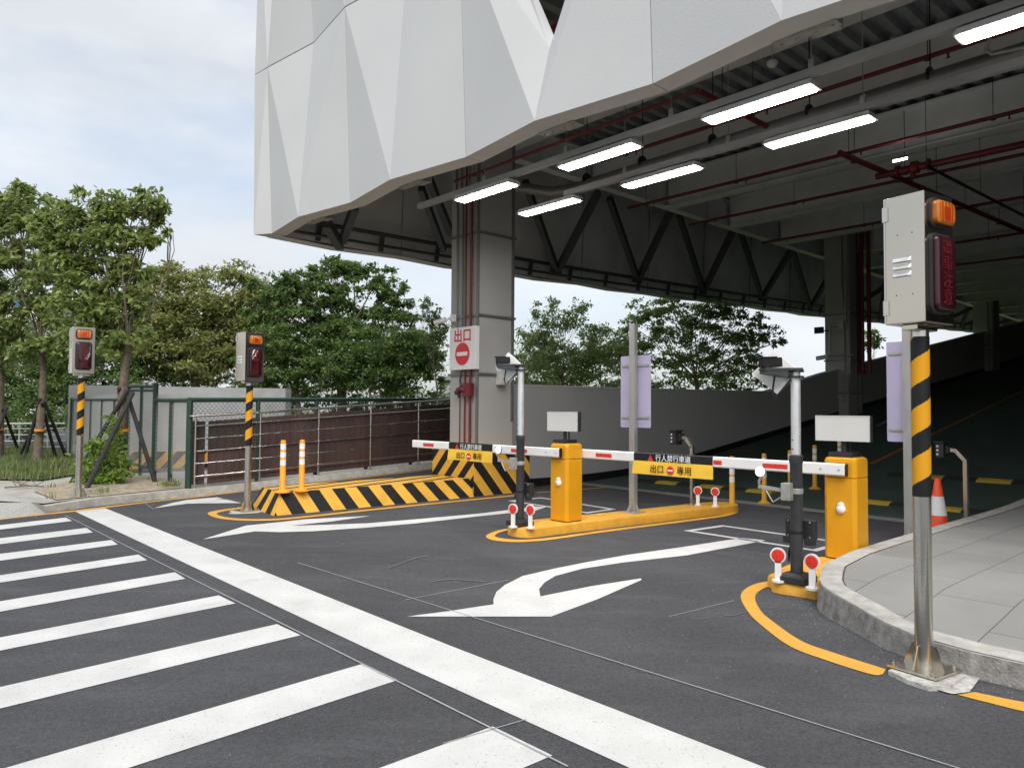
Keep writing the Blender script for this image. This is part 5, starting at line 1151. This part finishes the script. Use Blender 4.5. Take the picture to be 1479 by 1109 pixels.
# small weeds by the verge
b = MB(); p = Pz(40, 704, .14); 
for k in range(9): limbs(b, p+Vector((.15*k*.3-.2,0,.02)), p+Vector((random.uniform(-.5,.7), random.uniform(-.2,.2), random.uniform(.03,.32))), .008, .003, .2, 3)
b.tube([p+Vector((-.35,-.1,.01)), p+Vector((.1,-.05,.04)), p+Vector((.3,0,.02))], .014, 5); tag(b.build('dead_twig', M['bark']), 'dry broken twig lying on the footpath at the left', 'twig')
# trees beyond the fences
GB = 'trees beyond the fences'
def bgtree(label, px, d, bl_, count, ls, m, r0=.2, ht=None, **kw):
    base = Pd(px, 600, d); base.z = .1; h = max(Pd(x, y, d).z for x, y, *_ in bl_); tr = [base, base+Vector((.1,0,h*.25)), base+Vector((-.1,.1,h*.5))]
    return tree(label, base, tr, bl_, d, count, ls, m, r0, GB, 'tree', lim=.55, **kw)
bgtree('broad olive green tree behind the concrete wall, left of the middle warning signal', 280, 30, [(375,440,36,34),(365,480,40,36),(372,415,24,20),(235,398,40,20),(285,395,45,18),(335,402,36,20),(215,430,44,34),(270,430,55,34),(330,440,44,34),(240,475,60,36),(310,485,60,40),(200,500,44,40),(265,525,70,36),(345,530,40,40)], 32000, .19, M['leafC'], .25, clump=.42, up=.8)
bgtree('tallest dark green tree with feathery top behind the brown fence', 490, 27, [(480,384,30,17),(452,397,26,16),(505,392,28,18),(425,415,34,20),(392,410,26,20),(545,402,26,18),(572,420,16,20),(480,425,46,26),(550,440,36,22),(400,448,44,28),(450,462,46,30),(520,475,44,28),(590,465,22,22)], 22000, .17, M['leafB'], .22, clump=.30, up=.5, gaps=1.0)
bgtree('dense dark bushy tree low beside the near column', 590, 26, [(560,500,40,24),(600,505,34,26),(622,530,22,30),(540,530,46,30),(580,550,50,26),(612,490,20,18),(505,515,44,30)], 14000, .15, M['leafB'], .16, clump=.42)
bgtree('dense dark bushy tree low behind the middle warning signal', 430, 26.5, [(420,500,46,28),(470,515,46,28),(390,530,40,34),(440,545,56,26),(380,485,32,24),(500,550,46,22)], 13000, .15, M['leafB'], .16, clump=.42)
bgtree('thin wispy tree just left of the near column', 632, 25, [(615,445,7,14),(622,462,9,12),(634,458,7,16),(628,482,12,12),(640,480,8,18),(618,432,4,8)], 800, .14, M['leafB'], .05, clump=.5, gaps=.6)
bgtree('airy half bare tree showing sky, right of the near column', 815, 25, [(763,485,14,16),(790,500,22,18),(785,470,14,20),(812,470,16,20),(838,450,20,16),(858,480,18,20),(820,515,34,20),(772,525,28,20),(850,520,30,22),(800,440,8,12),(885,500,22,24),(775,450,7,14)], 7500, .125, M['leafE'], .07, clump=.5, gaps=1.1)
bgtree('low dense bushes above the parapet just right of the near column', 800, 27, [(760,515,30,22),(800,525,34,20),(845,520,34,22),(885,515,30,24),(775,490,20,18),(860,495,24,18),(750,540,20,16),(905,535,24,16),(830,545,40,12)], 7500, .13, M['leafE'], .08, clump=.42)
bgtree('leafy spreading tree above the parapet, behind the lavender sign plate', 1010, 26, [(930,448,26,14),(965,442,28,12),(1005,446,34,13),(1045,452,30,13),(1078,462,22,13),(925,478,26,20),(970,475,38,20),(1020,480,40,20),(1070,490,32,18),(1105,485,18,14),(1125,493,10,8),(945,515,36,22),(1000,520,44,22),(1050,530,34,18),(1090,520,16,12),(900,520,22,26)], 15000, .14, M['leafE'], .13, clump=.36, gaps=1.0)
bgtree('small far tree visible past the far column', 1262, 46, [(1258,482,10,7),(1268,492,9,7),(1255,498,8,6)], 420, .26, M['leafB'], .1, clump=.5)
bgtree('mid green tree filling the gap behind the two young trees', 110, 29, [(70,500,50,34),(130,505,44,34),(175,520,30,40),(30,530,50,36),(100,550,56,30),(160,560,40,26),(0,560,44,30),(-50,520,50,40)], 16000, .17, M['leafB'], .2, clump=.42)
Bu = blobs_px([(x, 588-10*((i*7) % 3), 30, 26-4*(i % 2), 27.5+((i*5) % 4)) for i, x in enumerate(range(-90, 660, 34))]+[(x, 556, 30, 18, 29.5) for x in range(760, 1110, 40)]+[(x, 540-14*((i*5) % 4), 34, 30, 31.5) for i, x in enumerate(range(-90, 620, 40))]+[(x, 505-10*((i*3) % 4), 34, 26, 33) for i, x in enumerate(range(180, 640, 36))]+[(x, 470-8*((i*3) % 4), 30, 24, 34) for i, x in enumerate(range(170, 400, 36))]+[(x, 606, 34, 26, 26+(i % 3)) for i, x in enumerate(range(-120, 120, 36))], 28)
u = leaves('undergrowth', Bu, 62000, .18, M['leafB'], None, clump=.5); tag(u, 'continuous dark undergrowth along the foot of the trees', 'undergrowth', kind='stuff')
SKYC=(4.75,4.95,5.25); SUNE=1.55; EXPO=0.87
# ================================================================== light, sky, view
w = bpy.data.worlds.new('World'); scene.world = w; w.use_nodes = True; nt = w.node_tree; L = nt.links.new
bg = nt.nodes['Background']; sky = nt.nodes.new('ShaderNodeTexSky'); sky.sky_type = 'NISHITA'; sky.sun_disc = False
AZ = math.radians(272); EL = math.radians(48)      # azimuth of the sun measured from +X
sd = Vector((math.cos(AZ)*math.cos(EL), math.sin(AZ)*math.cos(EL), math.sin(EL)))
sky.sun_elevation = EL; sky.sun_rotation = math.atan2(sd.x, sd.y); sky.air_density = 1.2; sky.dust_density = 2.5
tc = nt.nodes.new('ShaderNodeTexCoord'); mp = nt.nodes.new('ShaderNodeMapping'); mp.inputs['Scale'].default_value = (1.0, 1.0, 2.6); L(tc.outputs['Generated'], mp.inputs[0])
n = nt.nodes.new('ShaderNodeTexNoise'); n.inputs['Scale'].default_value = 2.3; n.inputs['Detail'].default_value = 7; n.inputs['Roughness'].default_value = .52; L(mp.outputs[0], n.inputs['Vector'])
mr = nt.nodes.new('ShaderNodeMapRange'); mr.inputs[1].default_value = .38; mr.inputs[2].default_value = .56; mr.inputs[3].default_value = .50; mr.inputs[4].default_value = .97; L(n.outputs['Fac'], mr.inputs[0])
n2 = nt.nodes.new('ShaderNodeTexNoise'); n2.inputs['Scale'].default_value = 3.1; n2.inputs['Detail'].default_value = 6; L(mp.outputs[0], n2.inputs['Vector'])
r2 = nt.nodes.new('ShaderNodeMapRange'); r2.inputs[1].default_value = .3; r2.inputs[2].default_value = .7; r2.inputs[3].default_value = .87; r2.inputs[4].default_value = 1.09; L(n2.outputs['Fac'], r2.inputs[0])
cc = nt.nodes.new('ShaderNodeMix'); cc.data_type = 'RGBA'; cc.blend_type = 'MULTIPLY'; cc.inputs[0].default_value = 1; cc.inputs[6].default_value = (SKYC[0], SKYC[1], SKYC[2], 1); L(r2.outputs[0], cc.inputs[7])
mx = nt.nodes.new('ShaderNodeMix'); mx.data_type = 'RGBA'; L(mr.outputs[0], mx.inputs[0]); L(sky.outputs[0], mx.inputs[6]); L(cc.outputs[2], mx.inputs[7])
L(mx.outputs[2], bg.inputs['Color']); bg.inputs['Strength'].default_value = .10
sl = bpy.data.lights.new('sun', 'SUN'); sl.energy = SUNE; sl.angle = math.radians(35); sl.color = (1, .97, .92)
so = bpy.data.objects.new('sun', sl); col.objects.link(so); so.rotation_euler = (-sd).to_track_quat('-Z', 'Y').to_euler()
scene.view_settings.view_transform = 'Standard'; scene.view_settings.look = 'None'; scene.view_settings.exposure = EXPO; scene.view_settings.gamma = 1
cy = scene.cycles; cy.max_bounces = 8; cy.diffuse_bounces = 5; cy.glossy_bounces = 4; cy.transmission_bounces = 4; cy.caustics_reflective = False; cy.caustics_refractive = False
cy.use_denoising = True; cy.sample_clamp_indirect = 6
